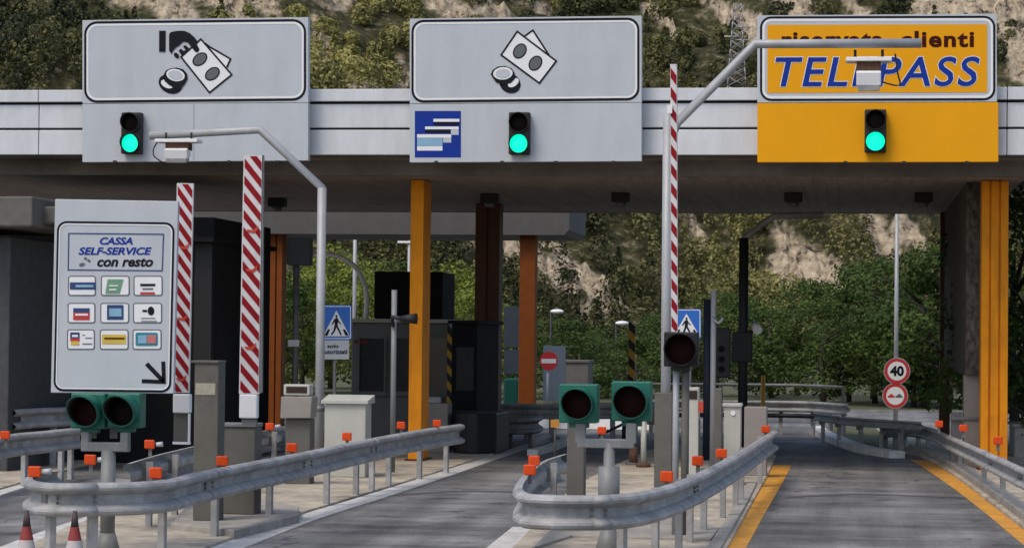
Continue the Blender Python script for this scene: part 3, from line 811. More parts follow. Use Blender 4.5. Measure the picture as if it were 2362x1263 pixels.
dT = 24.4
pT = D(1403, 1290, dT); pT.z = 0
signal_head(1334, 930, dT, 45, 'unlit green cased signal in front of the thick concrete pillar', M['teal'], M['lensred'], 37, grp=GH)
signal_head(1456, 925, dT, 46, 'unlit green cased signal beside the tall bent pole, larger hood', M['teal'], M['lensred'], 40, grp=GH)
k = dT / FPX
st = thing('signal_stand', 'grey fork shaped signal stand behind the right island rail', 'stand', pT)
zy = D(1400, 1022, dT).z
mb = MB(); mb.tube([(pT.x, pT.y, 0), (pT.x, pT.y, zy)], 13 * k, 14); mb.tube([(pT.x, pT.y, 0), (pT.x, pT.y, .30)], [36 * k, 15 * k], 14); mb.build('post', M['stand'], st)
MB().tube([(pT.x, pT.y, D(1400, 1140, dT).z - .2), (pT.x, pT.y, D(1400, 1075, dT).z)], 25 * k, 14).build('sleeve', M['stand'], st)
xa_, xb_ = D(1338, 1020, dT).x, D(1456, 1020, dT).x
mb = MB(); mb.obox(((xa_ + xb_) / 2, pT.y, zy), ((xb_ - xa_) / 2 + .03, 0, 0), (0, .05, 0), (0, 0, .045))
for x, u in ((xa_, 1334), (xb_, 1456)): mb.box(x - .05, x + .05, pT.y - .049, pT.y + .049, zy, D(u, 975, dT).z)
mb.build('yoke', M['stand'], st, bevel=.01)

# boxes from the picture: front face on plane Y, right side seen
def pbox(mb, u0, u1, vt, vb, Y, dep, zb=None, mi=0):
    uc = (u0 + u1) / 2
    x0, x1 = PL(u0, vb, Y).x, PL(u1, vb, Y).x
    mb.box(x0, x1, Y, Y + dep, PL(uc, vb, Y).z if zb is None else zb, PL(uc, vt, Y).z, mi)
    return mb

def single(mb, name, m, label, cat, origin, bevel=.0, group=None):
    return tag(mb.build(name, m, origin=origin, bevel=bevel), label, cat, group)

Yt = YD(1330, 27.0)
t = thing('concrete_pillar', 'dark concrete pillar behind the left one of the twin signals', 'pillar', PL(1330, 1180, Yt))
MB_ = pbox(MB(), 1306, 1346, 968, 1190, Yt, .22, 0.0); MB_.build('shaft', M['pillar'], t, bevel=.012)
pbox(MB(), 1300, 1352, 962, 968, Yt - .02, .27).build('cap', M['kerb'], t, bevel=.006)

dU = depth(G(1553, 1240, .03)); pU = G(1555, 1240, .03)
t = signal_head(1571, 805, dU, 40, 'single unlit signal in a dark case on a thin pole by the tall barrier', M['hood'], M['lensred'], 38)
k = dU / FPX
sp = thing('signal_pole', 'thin grey signal pole carrying the single dark cased signal', 'pole', pU)
xo = D(1552, 900, dU).x
MB().tube([(pU.x, pU.y + .1, .03), (pU.x, pU.y + .1, D(1555, 780, dU).z)], 7.5 * k, 12).build('post', M['pole'], sp)
MB().tube([(pU.x, pU.y + .1, .03), (pU.x, pU.y + .1, .05)], 26 * k, 12).build('base_plate', M['rust'], sp)
MB().tube([(pU.x + .1, pU.y + .12, .03), (pU.x + .1, pU.y + .12, D(1575, 845, dU).z)], 9 * k, 12).build('cable_duct', M['pillar'], sp)
MB().box(pU.x - .02, pU.x + .12, pU.y + .03, pU.y + .1, D(1571, 812, dU).z, D(1571, 792, dU).z).build('clamp', M['steel2'], sp)

# ================================================================ BARRIERS
def barrier_arm(pTL, pTR, pBR, pBL, Y, th, n, name, label, rise, parts, scuffs=(), grp='raised red and white barrier arms'):
    cx = PL((pBL[0] + pBR[0]) / 2, pBL[1], Y)
    t = thing(name, label, 'barrier', cx, grp)
    def fn(a, b2, dy=0.0):   # a across 0..1, b2 down 0..1
        u = (pTL[0] * (1 - a) + pTR[0] * a) * (1 - b2) + (pBL[0] * (1 - a) + pBR[0] * a) * b2
        v = (pTL[1] * (1 - a) + pTR[1] * a) * (1 - b2) + (pBL[1] * (1 - a) + pBR[1] * a) * b2
        return PL(u, v, Y + dy)
    mb = MB()
    mb.prism([fn(0, 0), fn(1, 0), fn(1, 1), fn(0, 1)], (0, th, 0), 0)
    hb = rise / n
    s_ = 1.0 / n
    rr = random.Random(n)
    for i in range(-2, n + 1):
        # slanting stripe from left (higher) to right (lower)
        b0 = i * s_ + .18 * s_
        w_ = .52 * s_
        P_ = [(0.06, b0), (0.94, b0 + rise), (0.94, b0 + rise + w_), (0.06, b0 + w_)]
        # clip to 0..1 in b
        def clip(poly, lo, keep_gt):
            out = []
            for j in range(len(poly)):
                a_, c_ = poly[j], poly[(j + 1) % len(poly)]
                ia = a_[1] >= lo if keep_gt else a_[1] <= lo; ic = c_[1] >= lo if keep_gt else c_[1] <= lo
                if ia: out.append(a_)
                if ia != ic:
                    f_ = (lo - a_[1]) / (c_[1] - a_[1]); out.append((a_[0] + f_ * (c_[0] - a_[0]), lo))
            return out
        P_ = clip(clip(P_, .004, True), .996, False) if True else P_
        if len(P_) < 3: continue
        mi = 1
        mb.flat([[fn(a, b2, -.004) for a, b2 in P_]], mi)
    for b2 in scuffs:
        mb.flat([[fn(.22, b2, -.007), fn(.55, b2 + .004, -.007), fn(.82, b2 - .016, -.007), fn(.78, b2 + .004, -.007), fn(.6, b2 + .016, -.007), fn(.3, b2 + .012, -.007)]], 2)
    mb.build('arm', [M['armw'], M['armr'], M['armo']], t, fix=False)
    parts(t, fn)
    return t
def arm1(t, fn):
    Y = YA1
    pbox(MB(), 398, 437, 908, 952, Y - .03, .10).build('clamp', M['white'], t, bevel=.012)
    mb = pbox(MB(), 400, 437, 953, 1016, Y, .05); mb.build('counterweight', M['pillar'], t)
    mb = pbox(MB(), 398, 436, 1018, 1024, Y - .02, .07); pbox(mb, 433, 437, 953, 1018, Y - .02, .03); mb.build('edge_strip', M['white'], t)
def arm2(t, fn):
    Y = YA2
    pbox(MB(), 551, 592, 909, 964, Y - .03, .10).build('clamp', M['white'], t, bevel=.012)
    mb = pbox(MB(), 557, 590, 966, 982, Y, .06); mb.build('pivot', M['steel2'], t)
    mb = MB(); mb.prism([PL(604.5, 358, Y), PL(607.5, 358, Y), PL(604, 905, Y), PL(597, 905, Y)], (0, .05, 0)); mb.build('edge_strip', M['steel2'], t)
YA1 = YD(420, 25.3); YA2 = YD(575, 26.2)
barrier_arm((408, 422), (446, 423), (436, 905), (397, 905), YA1, .035, 13, 'toll_barrier', 'broad striped barrier arm raised beside the payment sign', .095, arm1, (.30, .64, .93))
barrier_arm((562, 358), (606, 358), (598, 908), (551, 908), YA2, .035, 14, 'toll_barrier', 'broad striped barrier arm raised above the small grey cabinet', .088, arm2, (.31, .475, .80))
YA3 = G(1555, 1190, .03).y
def arm3(t, fn):
    pbox(MB(), 1549, 1570, 765, 800, YA3 + .02, .12).build('pivot', M['steel2'], t)
    p = D(1546, 250, 28.6)
    mb = MB(); mb.obox(PL(1545, 252, YA3), (.03, 0, 0), (0, .03, 0), (0, 0, .05)); mb.build('tip_clip', M['white'], t)
barrier_arm((1546, 148), (1561, 148), (1563, 765), (1548, 765), YA3, .09, 14, 'toll_barrier', 'thin tall striped barrier arm raised in front of the bent pole', .030, arm3)

# barrier machines and cabinets
Yg = YD(470, 27.3)
t = thing('barrier_machine', 'tall dark concrete grey machine post with pale sticker near barriers', 'barrier machine', PL(472, 1205, Yg))
pbox(MB(), 444, 500, 836, 1210, Yg, .30, .1).build('body', M['pillar'], t, bevel=.012)
b_ = MB(); b_.box(PL(451, 900, Yg).x, PL(497, 900, Yg).x, Yg - .006, Yg + .01, PL(470, 910, Yg).z, PL(470, 883, Yg).z); b_.build('sticker', M['label'], t)
mb = MB(); pbox(mb, 440, 504, 831, 837, Yg - .02, .34); mb.build('cap', M['pillar'], t, bevel=.006)
Yh = YD(545, 28.3)
t = thing('barrier_machine', 'low wide dark grey barrier cabinet beside the tall machine post', 'barrier machine', PL(545, 1195, Yh))
pbox(MB(), 505, 586, 984, 1198, Yh, .34, .1).build('body', M['pillar'], t, bevel=.012)
pbox(MB(), 502, 589, 976, 984, Yh - .02, .38).build('lid', M['steel2'], t, bevel=.006)
pbox(MB(), 508, 512, 996, 1010, Yh - .012, .02).build('lock', M['signw'], t)

# ticket terminal by the bent pole
Yk2 = YD(685, 35.2)
t = thing('payment_terminal', 'pale payment terminal with red display on a grey pedestal', 'payment terminal', PL(683, 1100, Yk2))
pbox(MB(), 654, 714, 886, 911, Yk2 - .05, .25).build('display_case', M['cab'], t, bevel=.012)
pbox(MB(), 660, 708, 891, 906, Yk2 - .056, .02).build('display', M['ledoff'], t)
mb = MB(); mb.prism([PL(648, 914, Yk2 - .1), PL(720, 914, Yk2 - .1), PL(716, 964, Yk2 - .1), PL(646, 964, Yk2 - .1)], (0, .4, 0)); mb.build('head', M['cabtan'], t, bevel=.012)
pbox(MB(), 657, 714, 965, 1105, Yk2, .3, .03).build('pedestal', M['pillar'], t, bevel=.01)

Yl = YD(800, 37.0)
t = thing('cabinet', 'pale grey cabinet with sloped lid beside the slim orange column', 'cabinet', PL(800, 1075, Yl))
pbox(MB(), 747, 842, 930, 1085, Yl, .45, .03).build('body', M['cab'], t, bevel=.012)
x0, x1 = PL(742, 930, Yl).x, PL(850, 930, Yl).x; z = PL(795, 930, Yl).z
mb = MB(); mb.prism([(x0, Yl - .05, z), (x0, Yl - .05, z + .04), (x0, Yl + .5, z + .12), (x0, Yl + .5, z)], (x1 - x0, 0, 0)); mb.build('lid', M['cab'], t)

# cabinets on the right island
def cabinet(u0, u1, vt, vb, d, dep, m, label, lid=True, extra=None, zb=.03):
    Y = YD((u0 + u1) / 2, d)
    t = thing('cabinet', label, 'cabinet', Vector((PL((u0 + u1) / 2, vb, Y).x, Y, zb)))
    pbox(MB(), u0, u1, vt + (7 if lid else 0), vb, Y, dep, zb).build('body', m, t, bevel=.012)
    if lid: pbox(MB(), u0 - 3, u1 + 3, vt, vt + 7.5, Y - .03, dep + .06).build('lid', m, t, bevel=.008)
    if extra: extra(t, Y)
    return t
def lockplate(t, Y): 
    b_ = MB(); p = PL(1691, 952, Y); b_.tube([p + Vector((0, .01, 0)), p + Vector((0, -.015, 0))], .035, 12); b_.build('lock', M['signw'], t)
cabinet(1669, 1708, 930, 1060, 36.0, .35, M['cab'], 'slim cream cabinet behind the right island rail', True, lockplate)
cabinet(1716, 1768, 938, 1050, 38.5, .4, M['cabtan'], 'squat brown grey box beside the slim cream cabinet', False)
def slot(t, Y):
    pbox(MB(), 1582, 1608, 900, 920, Y - .01, .02).build('display', M['ledoff'], t)
    pbox(MB(), 1612, 1622, 925, 950, Y - .02, .04).build('button_panel', M['armo'], t)
cabinet(1577, 1611, 893, 965, 35.5, .35, M['cab'], 'small beige terminal with black slot behind the thin signal pole', False, slot)
Yv = YD(1628, 33)
cabinet(1577, 1612, 966, 1080, 35.6, .3, M['pillar'], 'dark pedestal under the small beige terminal', False)
cabinet(1648, 1664, 895, 1080, 37.5, .3, M['pillar'], 'narrow dark grey post cabinet behind the light grey thin pole', False)
# booth behind gap in the right island
# ================================================================ GUARDRAILS
PROF0 = [(.006, 0), (.040, -.002), (.074, -.022), (.083, -.046), (.078, -.070), (.034, -.100), (.004, -.114), (.0, -.126),
        (.0, -.184), (.004, -.196), (.034, -.210), (.078, -.240), (.083, -.264), (.074, -.288), (.040, -.308), (.006, -.310)]
def guardrail(label, px, ztop, posts, side, m=None, hs=1.0, nposts=None, name='guardrail', zb=0.0, wide=1.12, step=.14, joints=()):
    m = m or M['steel']
    PROF = [(o * (hs if hs < 1 else 1), z * hs) for o, z in PROF0]
    c = resample([G(q_[0], q_[1], q_[2] if len(q_) > 2 else ztop) for q_ in px], step)
    mid = c[len(c) // 2]
    t = thing(name, label, 'guardrail', Vector((mid.x, mid.y, 0)))
    mb = MB(); prev = None; n = len(PROF)
    for i, p in enumerate(c):
        tg = (c[min(i + 1, len(c) - 1)] - c[max(i - 1, 0)]); tg.z = 0; tg.normalize()
        nn = Vector((tg.y, -tg.x, 0)) * side
        a = mb.verts([p + nn * o * wide + Vector((0, 0, z)) for o, z in PROF] + [p + nn * (o * wide - .006) + Vector((0, 0, z)) for o, z in PROF])
        if prev is not None:
            for k in range(n - 1):
                mb.face((prev + k, prev + k + 1, a + k + 1, a + k), 0, False)
                mb.face((prev + n + k, a + n + k, a + n + k + 1, prev + n + k + 1), 0, True)
            mb.face((prev, a, a + n, prev + n)); mb.face((prev + n - 1, prev + 2 * n - 1, a + 2 * n - 1, a + n - 1))
        else:
            first = a
        prev = a
    mb.build('beam', m, t)
    # overlap joints
    L_ = [0]
    for a, b2 in zip(c, c[1:]): L_.append(L_[-1] + (b2 - a).length)
    for jd in joints:
        seg = [q_ for q_ in range(len(c)) if abs(L_[q_] - jd) < .2]
        if len(seg) < 2: continue
        b_ = MB(); pr = None
        for q_ in seg:
            tg = (c[min(q_ + 1, len(c) - 1)] - c[max(q_ - 1, 0)]); tg.z = 0; tg.normalize()
            nn = Vector((tg.y, -tg.x, 0)) * side
            a = b_.verts([c[q_] + nn * (o * wide + .008) + Vector((0, 0, z)) for o, z in PROF] + [c[q_] + nn * (o * wide + .001) + Vector((0, 0, z)) for o, z in PROF])
            if pr is not None:
                for k in range(n - 1):
                    b_.face((pr + k, pr + k + 1, a + k + 1, a + k), 0, True)
                b_.face((pr, a, a + n, pr + n)); b_.face((pr + n - 1, pr + 2 * n - 1, a + 2 * n - 1, a + n - 1))
            else: b_.face(list(range(a, a + n)) + list(range(a + 2 * n - 1, a + n - 1, -1)))
            pr = a
        b_.face(list(range(pr, pr + n)) + list(range(pr + 2 * n - 1, pr + n - 1, -1)))
        mid_ = c[seg[len(seg) // 2]]
        for dz in (-.135, -.175):
            for q_ in (seg[0], seg[-1]):
                b_.sphere(c[q_] + nn * .016 + Vector((0, 0, dz)), .014, 8, 1)
        b_.build('overlap_plate', [m, M['steel2']], t)
    # posts
    us = [proj(p)[0] for p in c]
    idx = []
    if nposts:
        L = [0]
        for a, b2 in zip(c, c[1:]): L.append(L[-1] + (b2 - a).length)
        for j in range(nposts):
            s_ = L[-1] * (j + .3) / nposts
            idx.append(min(range(len(c)), key=lambda q_: abs(L[q_] - s_)))
    else:
        for u, lo in posts:
            rng = range(int(lo[0] * len(c)), int(lo[1] * len(c)))
            idx.append(min(rng, key=lambda q_: abs(us[q_] - u)))
    for i in idx:
        p = c[i]; tg = (c[min(i + 1, len(c) - 1)] - c[max(i - 1, 0)]); tg.z = 0; tg.normalize()
        nn = Vector((tg.y, -tg.x, 0)) * side
        o = p - nn * .045
        b_ = MB(); h = (p.z - .02 - zb) / 2
        cc = Vector((o.x, o.y, zb + h))
        b_.obox(cc, tg * .045, nn * .003, (0, 0, h)); b_.obox(cc + tg * .044 - nn * .033, tg * .003, nn * .03, (0, 0, h - .001)); b_.obox(cc - tg * .044 - nn * .033, tg * .003, nn * .03, (0, 0, h - .001))
        b_.build('post', M['steel'] if m is M['steel'] else m, t)
        b_ = MB(); b_.obox(p - nn * .02 + Vector((0, 0, -.155)), tg * .05, nn * .0185, (0, 0, .08)); b_.build('spacer', M['steel2'], t)
    return t, c
W_ = (0, 1)
gA, cA = guardrail('long steel guardrail curving round the left island in front of payment sign',
    [(150, 1084), (98, 1090), (76, 1098), (84, 1108), (130, 1113), (220, 1112), (310, 1110), (385, 1104), (450, 1089), (560, 1067), (700, 1041), (860, 1009), (980, 988), (1060, 977)], .75,
    [(105, (.08, .4)), (206, (.1, .5)), (394, W_), (511, W_), (636, W_), (769, W_), (837, W_), (869, W_), (910, W_), (980, W_), (1040, W_)], 1, joints=(2.4, 5.2, 9.5, 13.5))
gA2, cA2 = guardrail('short steel guardrail behind the twin signals at the left island',
    [(302, 1068), (370, 1048), (440, 1031), (540, 1008), (650, 985)], .75, [(330, W_), (392, W_), (470, W_), (622, W_)], -1)
gB, cB = guardrail('steel guardrail wrapping the right island nose below the twin signals',
    [(1310, 1046), (1262, 1062), (1226, 1090), (1207, 1117), (1211, 1133), (1240, 1139), (1330, 1141), (1430, 1138), (1520, 1122), (1600, 1093), (1690, 1048), (1745, 1015), (1782, 992)], .75,
    [(1228, (.35, .6)), (1507, (.4, 1)), (1585, W_), (1608, W_), (1640, W_), (1684, W_), (1712, W_), (1725, W_), (1765, W_), (1262, (0, .3))], 1, joints=(4.6, 8.2, 12.0))
gC, cC = guardrail('steel guardrail along the right lane kerb before the orange end column',
    [(2640, 1205, .72), (2480, 1130, .70), (2362, 1078, .68), (2260, 1033, .63), (2190, 1003, .57), (2150, 986, .52), (2110, 979, .50), (2070, 978, .49), (2037, 981, .48)], .72,
    [(2460, W_), (2300, W_), (2258, W_), (2205, W_), (2132, W_), (2108, W_), (2085, W_), (2072, W_), (2053, W_), (2040, W_)], -1, hs=.78, joints=(5.5, 9.5, 13.5))
gD, cD = guardrail('thin far guardrail running behind the speed limit sign',
    [(1880, 950), (1960, 961), (2050, 967), (2130, 973)], .62, None, 1, hs=.55, nposts=4)
gE, cE = guardrail('far double guardrail at the bend below the dark trees',
    [(1500, 922), (1640, 922), (1770, 923), (1870, 925), (1960, 931)], .75, None, 1, hs=.8, nposts=8)
e = MB(); cc = [p + Vector((0, .25, .34)) for p in cE[::4]]
e.tube(cc, .035, 8); e.build('handrail', M['steel2'], gE)
e = MB(); cc = [p + Vector((0, .02, -.33)) for p in cE[::4]]
e.tube(cc, .05, 8); e.build('dark_gap', M['black'], gE)  # black tube drawn in place of the dark gap below the beam
for j in range(0, len(cE), 18):
    p = cE[j] + Vector((0, .25, 0)); MB().box(p.x - .04, p.x + .04, p.y - .03, p.y + .03, 0, p.z + .34).build('post', M['steel2'], gE)
gF, cF = guardrail('steel guardrail at the far left edge beside the dark booth',
    [(-160, 1045), (0, 1004), (100, 993), (185, 984)], .75, [(-60, W_), (70, W_), (152, W_), (172, W_)], 1)
gG, cG = guardrail('stacked guardrail end showing above the far left rail',
    [(24, 944), (90, 940), (150, 938), (230, 930)], .95, [(75, W_), (135, W_)], 1)
gH, cH = guardrail('dark curved guardrail end wrapped round the rust red rear column foot',
    [(1100, 968), (1150, 963), (1195, 964), (1232, 962), (1243, 957), (1235, 951)], .58, [(1155, W_), (1172, W_), (1183, W_), (1230, W_)], 1, M['steel2'])
gI, cI = guardrail('far guardrail across the road behind the no entry sign',
    [(1010, 925), (1150, 929), (1260, 931), (1400, 931), (1520, 931)], .75, None, 1, nposts=8)

# orange delineators on the rails
GR = 'orange reflectors on the guardrails'
refl_proto = [None]
def reflector(u, v, ztop, label, m='reflect', sc=1.0):
    # stands behind the beam, foot at ztop-ish
    p = G(u, v + 14 * sc, ztop)
    if refl_proto[0] is None:
        t = thing('rail_reflector', label, 'reflector', p, GR)
        MB().box(p.x - .062, p.x + .062, p.y - .02, p.y + .02, p.z + .01, p.z + .115).build('reflector_face', M['reflect'], t, bevel=.012)
        MB().box(p.x - .02, p.x + .02, p.y + .021, p.y + .035, p.z - .08, p.z + .08).build('bracket', M['steel2'], t)
        refl_proto[0] = t
        return t
    c_ = dup(refl_proto[0], p, label)
    if u in (80, 345, 622, 208):
        MB().tube([p + Vector((.07, .03, .06)), p + Vector((.15, .04, .065))], [.026, .03], 8).build('side_lamp', M['sign'], c_)
    if sc != 1.0: c_.scale = (sc, sc, sc)
    return c_
REF = [(359, 1091, 'orange reflector on the left island rail right of payment sign pole'),
 (80, 1088, 'orange reflector at the far left tip of the left island rail'),
 (208, 1059, 'orange reflector left of the payment sign pole'),
 (345, 1022, 'orange reflector below the foot of the white clamped barrier'),
 (513, 1062, 'orange reflector in front of the tall dark machine post'),
 (622, 979, 'orange red reflector right of the second striped barrier foot'),
 (673, 1030, 'orange reflector in front of the payment terminal pedestal'),
 (800, 1003, 'orange reflector in front of the pale cabinet with sloped lid'),
 (925, 976, 'orange reflector just left of the slim orange column'),
 (1008, 971, 'orange reflector just right of the slim orange column'),
 (1222, 1083, 'lower orange reflector at the left of the right island nose'),
 (1232, 1061, 'upper orange reflector at the left of the right island nose'),
 (1388, 988, 'small red reflector between the two right twin signals'),
 (1538, 1099, 'orange reflector in front of the tall bent pole foot'),
 (1609, 1061, 'orange reflector between the signal pole and the light grey thin pole'),
 (1664, 1043, 'orange reflector in front of the slim cream cabinet'),
 (1766, 985, 'orange reflector at the far end of the right island rail'),
 (2166, 972, 'orange reflector at the foot of the dark rear end column'),
 (2222, 982, 'orange reflector in front of the pale wall pier'),
 (2302, 1012, 'orange reflector before the ribbed orange end column'),
 (12, 1000, 'orange reflector at the left edge on the far left rail')]
for u, v, lab in REF:
    reflector(u, v, .75, lab)
a_ = MB(); p = G(1280, 985, .6); a_.box(p.x - .07, p.x + .07, p.y - .02, p.y + .02, p.z, p.z + .13); a_.tube([(p.x, p.y + .03, 0), (p.x, p.y + .03, p.z + .1)], .02, 8, 1)
single(a_, 'road_marker', [M['amber'], M['steel2']], 'amber marker beside the rust red rear column', 'road marker', p)

# ================================================================ CONES
def cone(u, v, label, proto=[None]):
    p = D(u, v, 20.3); h = p.z; p.z = 0
    if proto[0]:
        return dup(proto[0], p, label)
    t = thing('traffic_cone', label, 'traffic cone', p, 'traffic cones at the left edge')
    mb = MB(); mb.box(p.x - .19, p.x + .19, p.y - .19, p.y + .19, 0, .04); mb.build('base', M['hood'], t, bevel=.01)
    bands = [(0.04, .145, .16, .120, 'coner'), (.16, .120, .26, .099, 'conew'), (.26, .099, .36, .078, 'coner'), (.36, .078, .46, .057, 'conew'), (.46, .057, .57, .034, 'coner')]
    f_ = (h - .0) / .70
    mb = MB()
    for z0, r0_, z1, r1_, mm in bands:
        mb.tube([p + Vector((0, 0, z0 * f_)), p + Vector((0, 0, z1 * f_))], [r0_, r1_], 18, 0 if mm == 'coner' else 1, False)
    mb.tube([p + Vector((0, 0, .57 * f_)), p + Vector((0, 0, .70 * f_))], [.034, .018], 12, 2)
    mb.build('body', [M['coner'], M['conew'], mat('cone_dark_tip', (.07, .05, .05), .7)], t)
    proto[0] = t
    return t
cone(62, 1176, 'faded red and white traffic cone in front of the rail end, the left one')
cone(173, 1174, 'red and white traffic cone with dark tip near the payment sign post')

# ================================================================ ROAD SIGNS
def crossing_sign(px, Y, label, plate=None, pole=None, grp='blue pedestrian crossing signs'):
    u0, v0, u1, v1 = px
    b = PL((u0 + u1) / 2, 1000, Y)
    t = thing('crossing_sign', label, 'road sign', Vector((b.x, Y, 0)), grp)
    w, h = u1 - u0, v1 - v0
    f_ = lambda lay: (lambda a, b2: PL(u0 + a * w, v0 + b2 * h, Y - .004 * lay))
    mb = MB(); mb.prism([f_(0)(*p) for p in rrect(0, 0, 1, 1, .06, 3)], (0, .03, 0)); mb.build('panel', M['blues'], t)
    art('edge_line', t, M['signw'], f_(1), [[rrect(.025, .025, .975, .975, .05, 3), rrect(.05, .05, .95, .95, .04, 3)[::-1]]])
    art('triangle', t, M['signw'], f_(1), [[(.5, .16), (.94, .90), (.06, .90)]])
    mb = MB()
    man = [(.49, .28, .035)]
    art('walker', t, M['ink'], f_(2), [ell(.50, .325, .035, .04), [(.46, .38), (.54, .37), (.57, .45), (.66, .54), (.64, .56), (.55, .49), (.54, .60), (.62, .74), (.68, .86), (.63, .87), (.56, .75), (.50, .64), (.45, .76), (.36, .87), (.31, .86), (.40, .73), (.44, .58), (.44, .48), (.37, .57), (.34, .55), (.41, .44)]])
    art('stripe', t, M['ink'], f_(2), [[(.22, .70), (.29, .70), (.21, .88), (.09, .88)], [(.71, .70), (.78, .70), (.91, .88), (.79, .88)]])
    if plate:
        a, b_, c_, d_ = plate
        mb = MB(); mb.prism([PL(*p, Y) for p in rrect(a, b_, c_, d_, 2, 2)], (0, .03, 0)); mb.build('plate', M['sign'], t)
        fn = lambda u, v: PL(u, v, Y - .004)
        lettering('lettering', t, M['ink'], fn, 'solo', (a + 14, b_ + 9, a + 40, b_ + 18), 0, .03)
        lettering('lettering', t, M['ink'], fn, 'autorizzati', (a + 3, b_ + 22, c_ - 4, b_ + 32), 0, .03)
    if pole:
        x = PL(pole[0], 850, Y).x; z1 = PL(pole[0], pole[1], Y).z
        MB().tube([(x, Y + .06, 0), (x, Y + .06, z1)], .03, 10).build('post', M['steel2'], t)
    return t
crossing_sign((741, 703, 811, 783), YD(776, 42), 'blue crossing sign with white plate beside the left bent pole', (741, 784, 805, 828), (770, 720))
crossing_sign((1550, 712, 1617, 780), YD(1585, 40), 'blue crossing sign partly hidden behind the thin striped barrier', None, (1590, 720))

def round_sign(t, u, v, r, Y, inner, nm='disc'):
    mb = MB(); mb.prism([PL(*p, Y) for p in ell(u, v, r, r, 0, 28)], (0, .02, 0)); return mb
Y4 = YD(2067, 56)
b = PL(2066, 985, Y4)
t = thing('speed_sign_post', 'tall thin post with round 40 sign above a no overtaking sign', 'road sign', Vector((b.x, Y4, 0)))
MB().tube([(b.x, Y4 + .07, 0), (b.x, Y4 + .07, PL(2064, 480, Y4).z)], [.055, .04], 10).build('post', M['pole'], t)
for vv, rr_, nm in ((855, 31, 'speed_disc'), (912, 30, 'overtaking_disc')):
    uu = 2069 if vv < 900 else 2065
    f_ = lambda lay: (lambda u, v: PL(u, v, Y4 - .004 * lay))
    mb = MB(); mb.prism([PL(*p, Y4) for p in ell(uu, vv, rr_, rr_)], (0, .025, 0)); o = mb.build(nm, M['steel'], t)
    art('red_ring', o, M['sred'], f_(1), [[ell(uu, vv, rr_ - 2, rr_ - 2), ell(uu, vv, rr_ - 9, rr_ - 9)[::-1]]])
    art('white_field', o, M['signw'], f_(1), [ell(uu, vv, rr_ - 9.3, rr_ - 9.3)])
    if vv < 900:
        lettering('number', o, M['ink'], f_(2), '40', (uu - 16, vv - 12, uu + 16, vv + 12), 0, .045)
    else:
        car = lambda cx: [(cx - 8, vv + 4), (cx - 8, vv), (cx - 4, vv - 1), (cx - 2, vv - 4), (cx + 3, vv - 4), (cx + 5, vv), (cx + 8, vv), (cx + 8, vv + 4)]
        art('car_symbol', o, M['sred'], f_(2), [car(uu - 9)]); art('car_symbol', o, M['inkg'], f_(2), [car(uu + 9)])

Yn = YD(1266, 62)
b = PL(1262, 950, Yn)
t = thing('no_entry_sign', 'red round no entry sign on a thin post', 'road sign', Vector((b.x, Yn, 0)))
mb = MB(); mb.prism([PL(*p, Yn) for p in ell(1266, 832, 21, 22)], (0, .02, 0)); mb.build('disc', M['sred'], t)
art('white_bar', t, M['signw'], lambda u, v: PL(u, v, Yn - .004), [rect(1249, 827, 1283, 837)])
MB().tube([(b.x, Yn + .06, 0), (b.x, Yn + .06, PL(1262, 830, Yn).z)], .035, 8).build('post', M['pole'], t)
Yn2 = YD(1285, 64)
mb = MB(); pbox(mb, 1252, 1303, 797, 925, Yn2, .1)
b_ = mb; single(b_, 'sign_board', mat('slate_panel', (.09, .12, .16), .6), 'slate grey back of a sign board behind the no entry sign', 'sign', PL(1280, 960, Yn2))
mb = MB(); pbox(mb, 1297, 1356, 836, 960, YD(1320, 66), 1.2, 0); pbox(mb, 1294, 1359, 830, 836, YD(1320, 66) - .04, 1.3)
single(mb, 'concrete_block', M['pillar'], 'grey concrete block with pale top edge behind the no entry sign', 'block', PL(1325, 960, YD(1320, 66)), .01)

# ================================================================ POLES, CAMERAS, LAMPS
def pole_thing(name, label, cat, u, vb, vt, wpx, m, zb=.03, d=None, grp=None):
    p = G(u, vb, zb) if d is None else D(u, vb, d)
    if d is not None: p.z = zb
    dd = depth(p)
    t = thing(name, label, cat, p, grp)
    top = D(u, vt, dd)
    MB().tube([p, (p.x, p.y, top.z)], wpx / 2 * dd / FPX, 12).build('post', m, t)
    return t, p, dd
t, p, dd = pole_thing('camera_pole', 'slim grey pole with black camera just left of the slim orange column', 'pole', 905, 1088, 668, 13, M['stand'])
z = D(905, 735, dd).z; k = dd / FPX
MB().tube([(p.x - .01, p.y - .05, z - .1), (p.x, p.y - .14, z + .03), (p.x + .2, p.y - .14, z)], .035, 10).build('bracket', M['darkpole'], t)
MB().tube([(p.x + .14, p.y - .15, z), (p.x + .38, p.y - .17, z + .005)], [.05, .085], 14).build('camera', M['hood'], t)
t, p, dd = pole_thing('camera_pole', 'light grey thin pole with curved bracket behind the right island rail', 'pole', 1643, 1075, 668, 13, M['pole'])
z = D(1643, 735, dd).z
MB().tube(resample([(p.x, p.y - .05, z + .1), (p.x + .03, p.y - .07, z - .03), (p.x + .1, p.y - .07, z - .06), (p.x + .16, p.y - .07, z + .02)], .03), .022, 8).build('bracket', M['pole'], t)
t2, p, dd = pole_thing('signal_post', 'dark navy post with small black signal boxes behind the light grey thin pole', 'pole', 1629, 1060, 690, 17, M['bluepole'])
z = D(1629, 800, dd).z
MB().box(p.x + .1, p.x + .4, p.y - .05, p.y + .15, D(1629, 870, dd).z, D(1629, 755, dd).z).build('signal_box', M['hood'], t2, bevel=.02)
b_ = MB()
for zz in (.15, .32, .5): b_.tube([(p.x + .25, p.y - .05, D(1629, 870, dd).z + zz), (p.x + .25, p.y - .1, D(1629, 870, dd).z + zz)], .05, 12)
b_.build('signal_lens', M['lensoff'], t2)
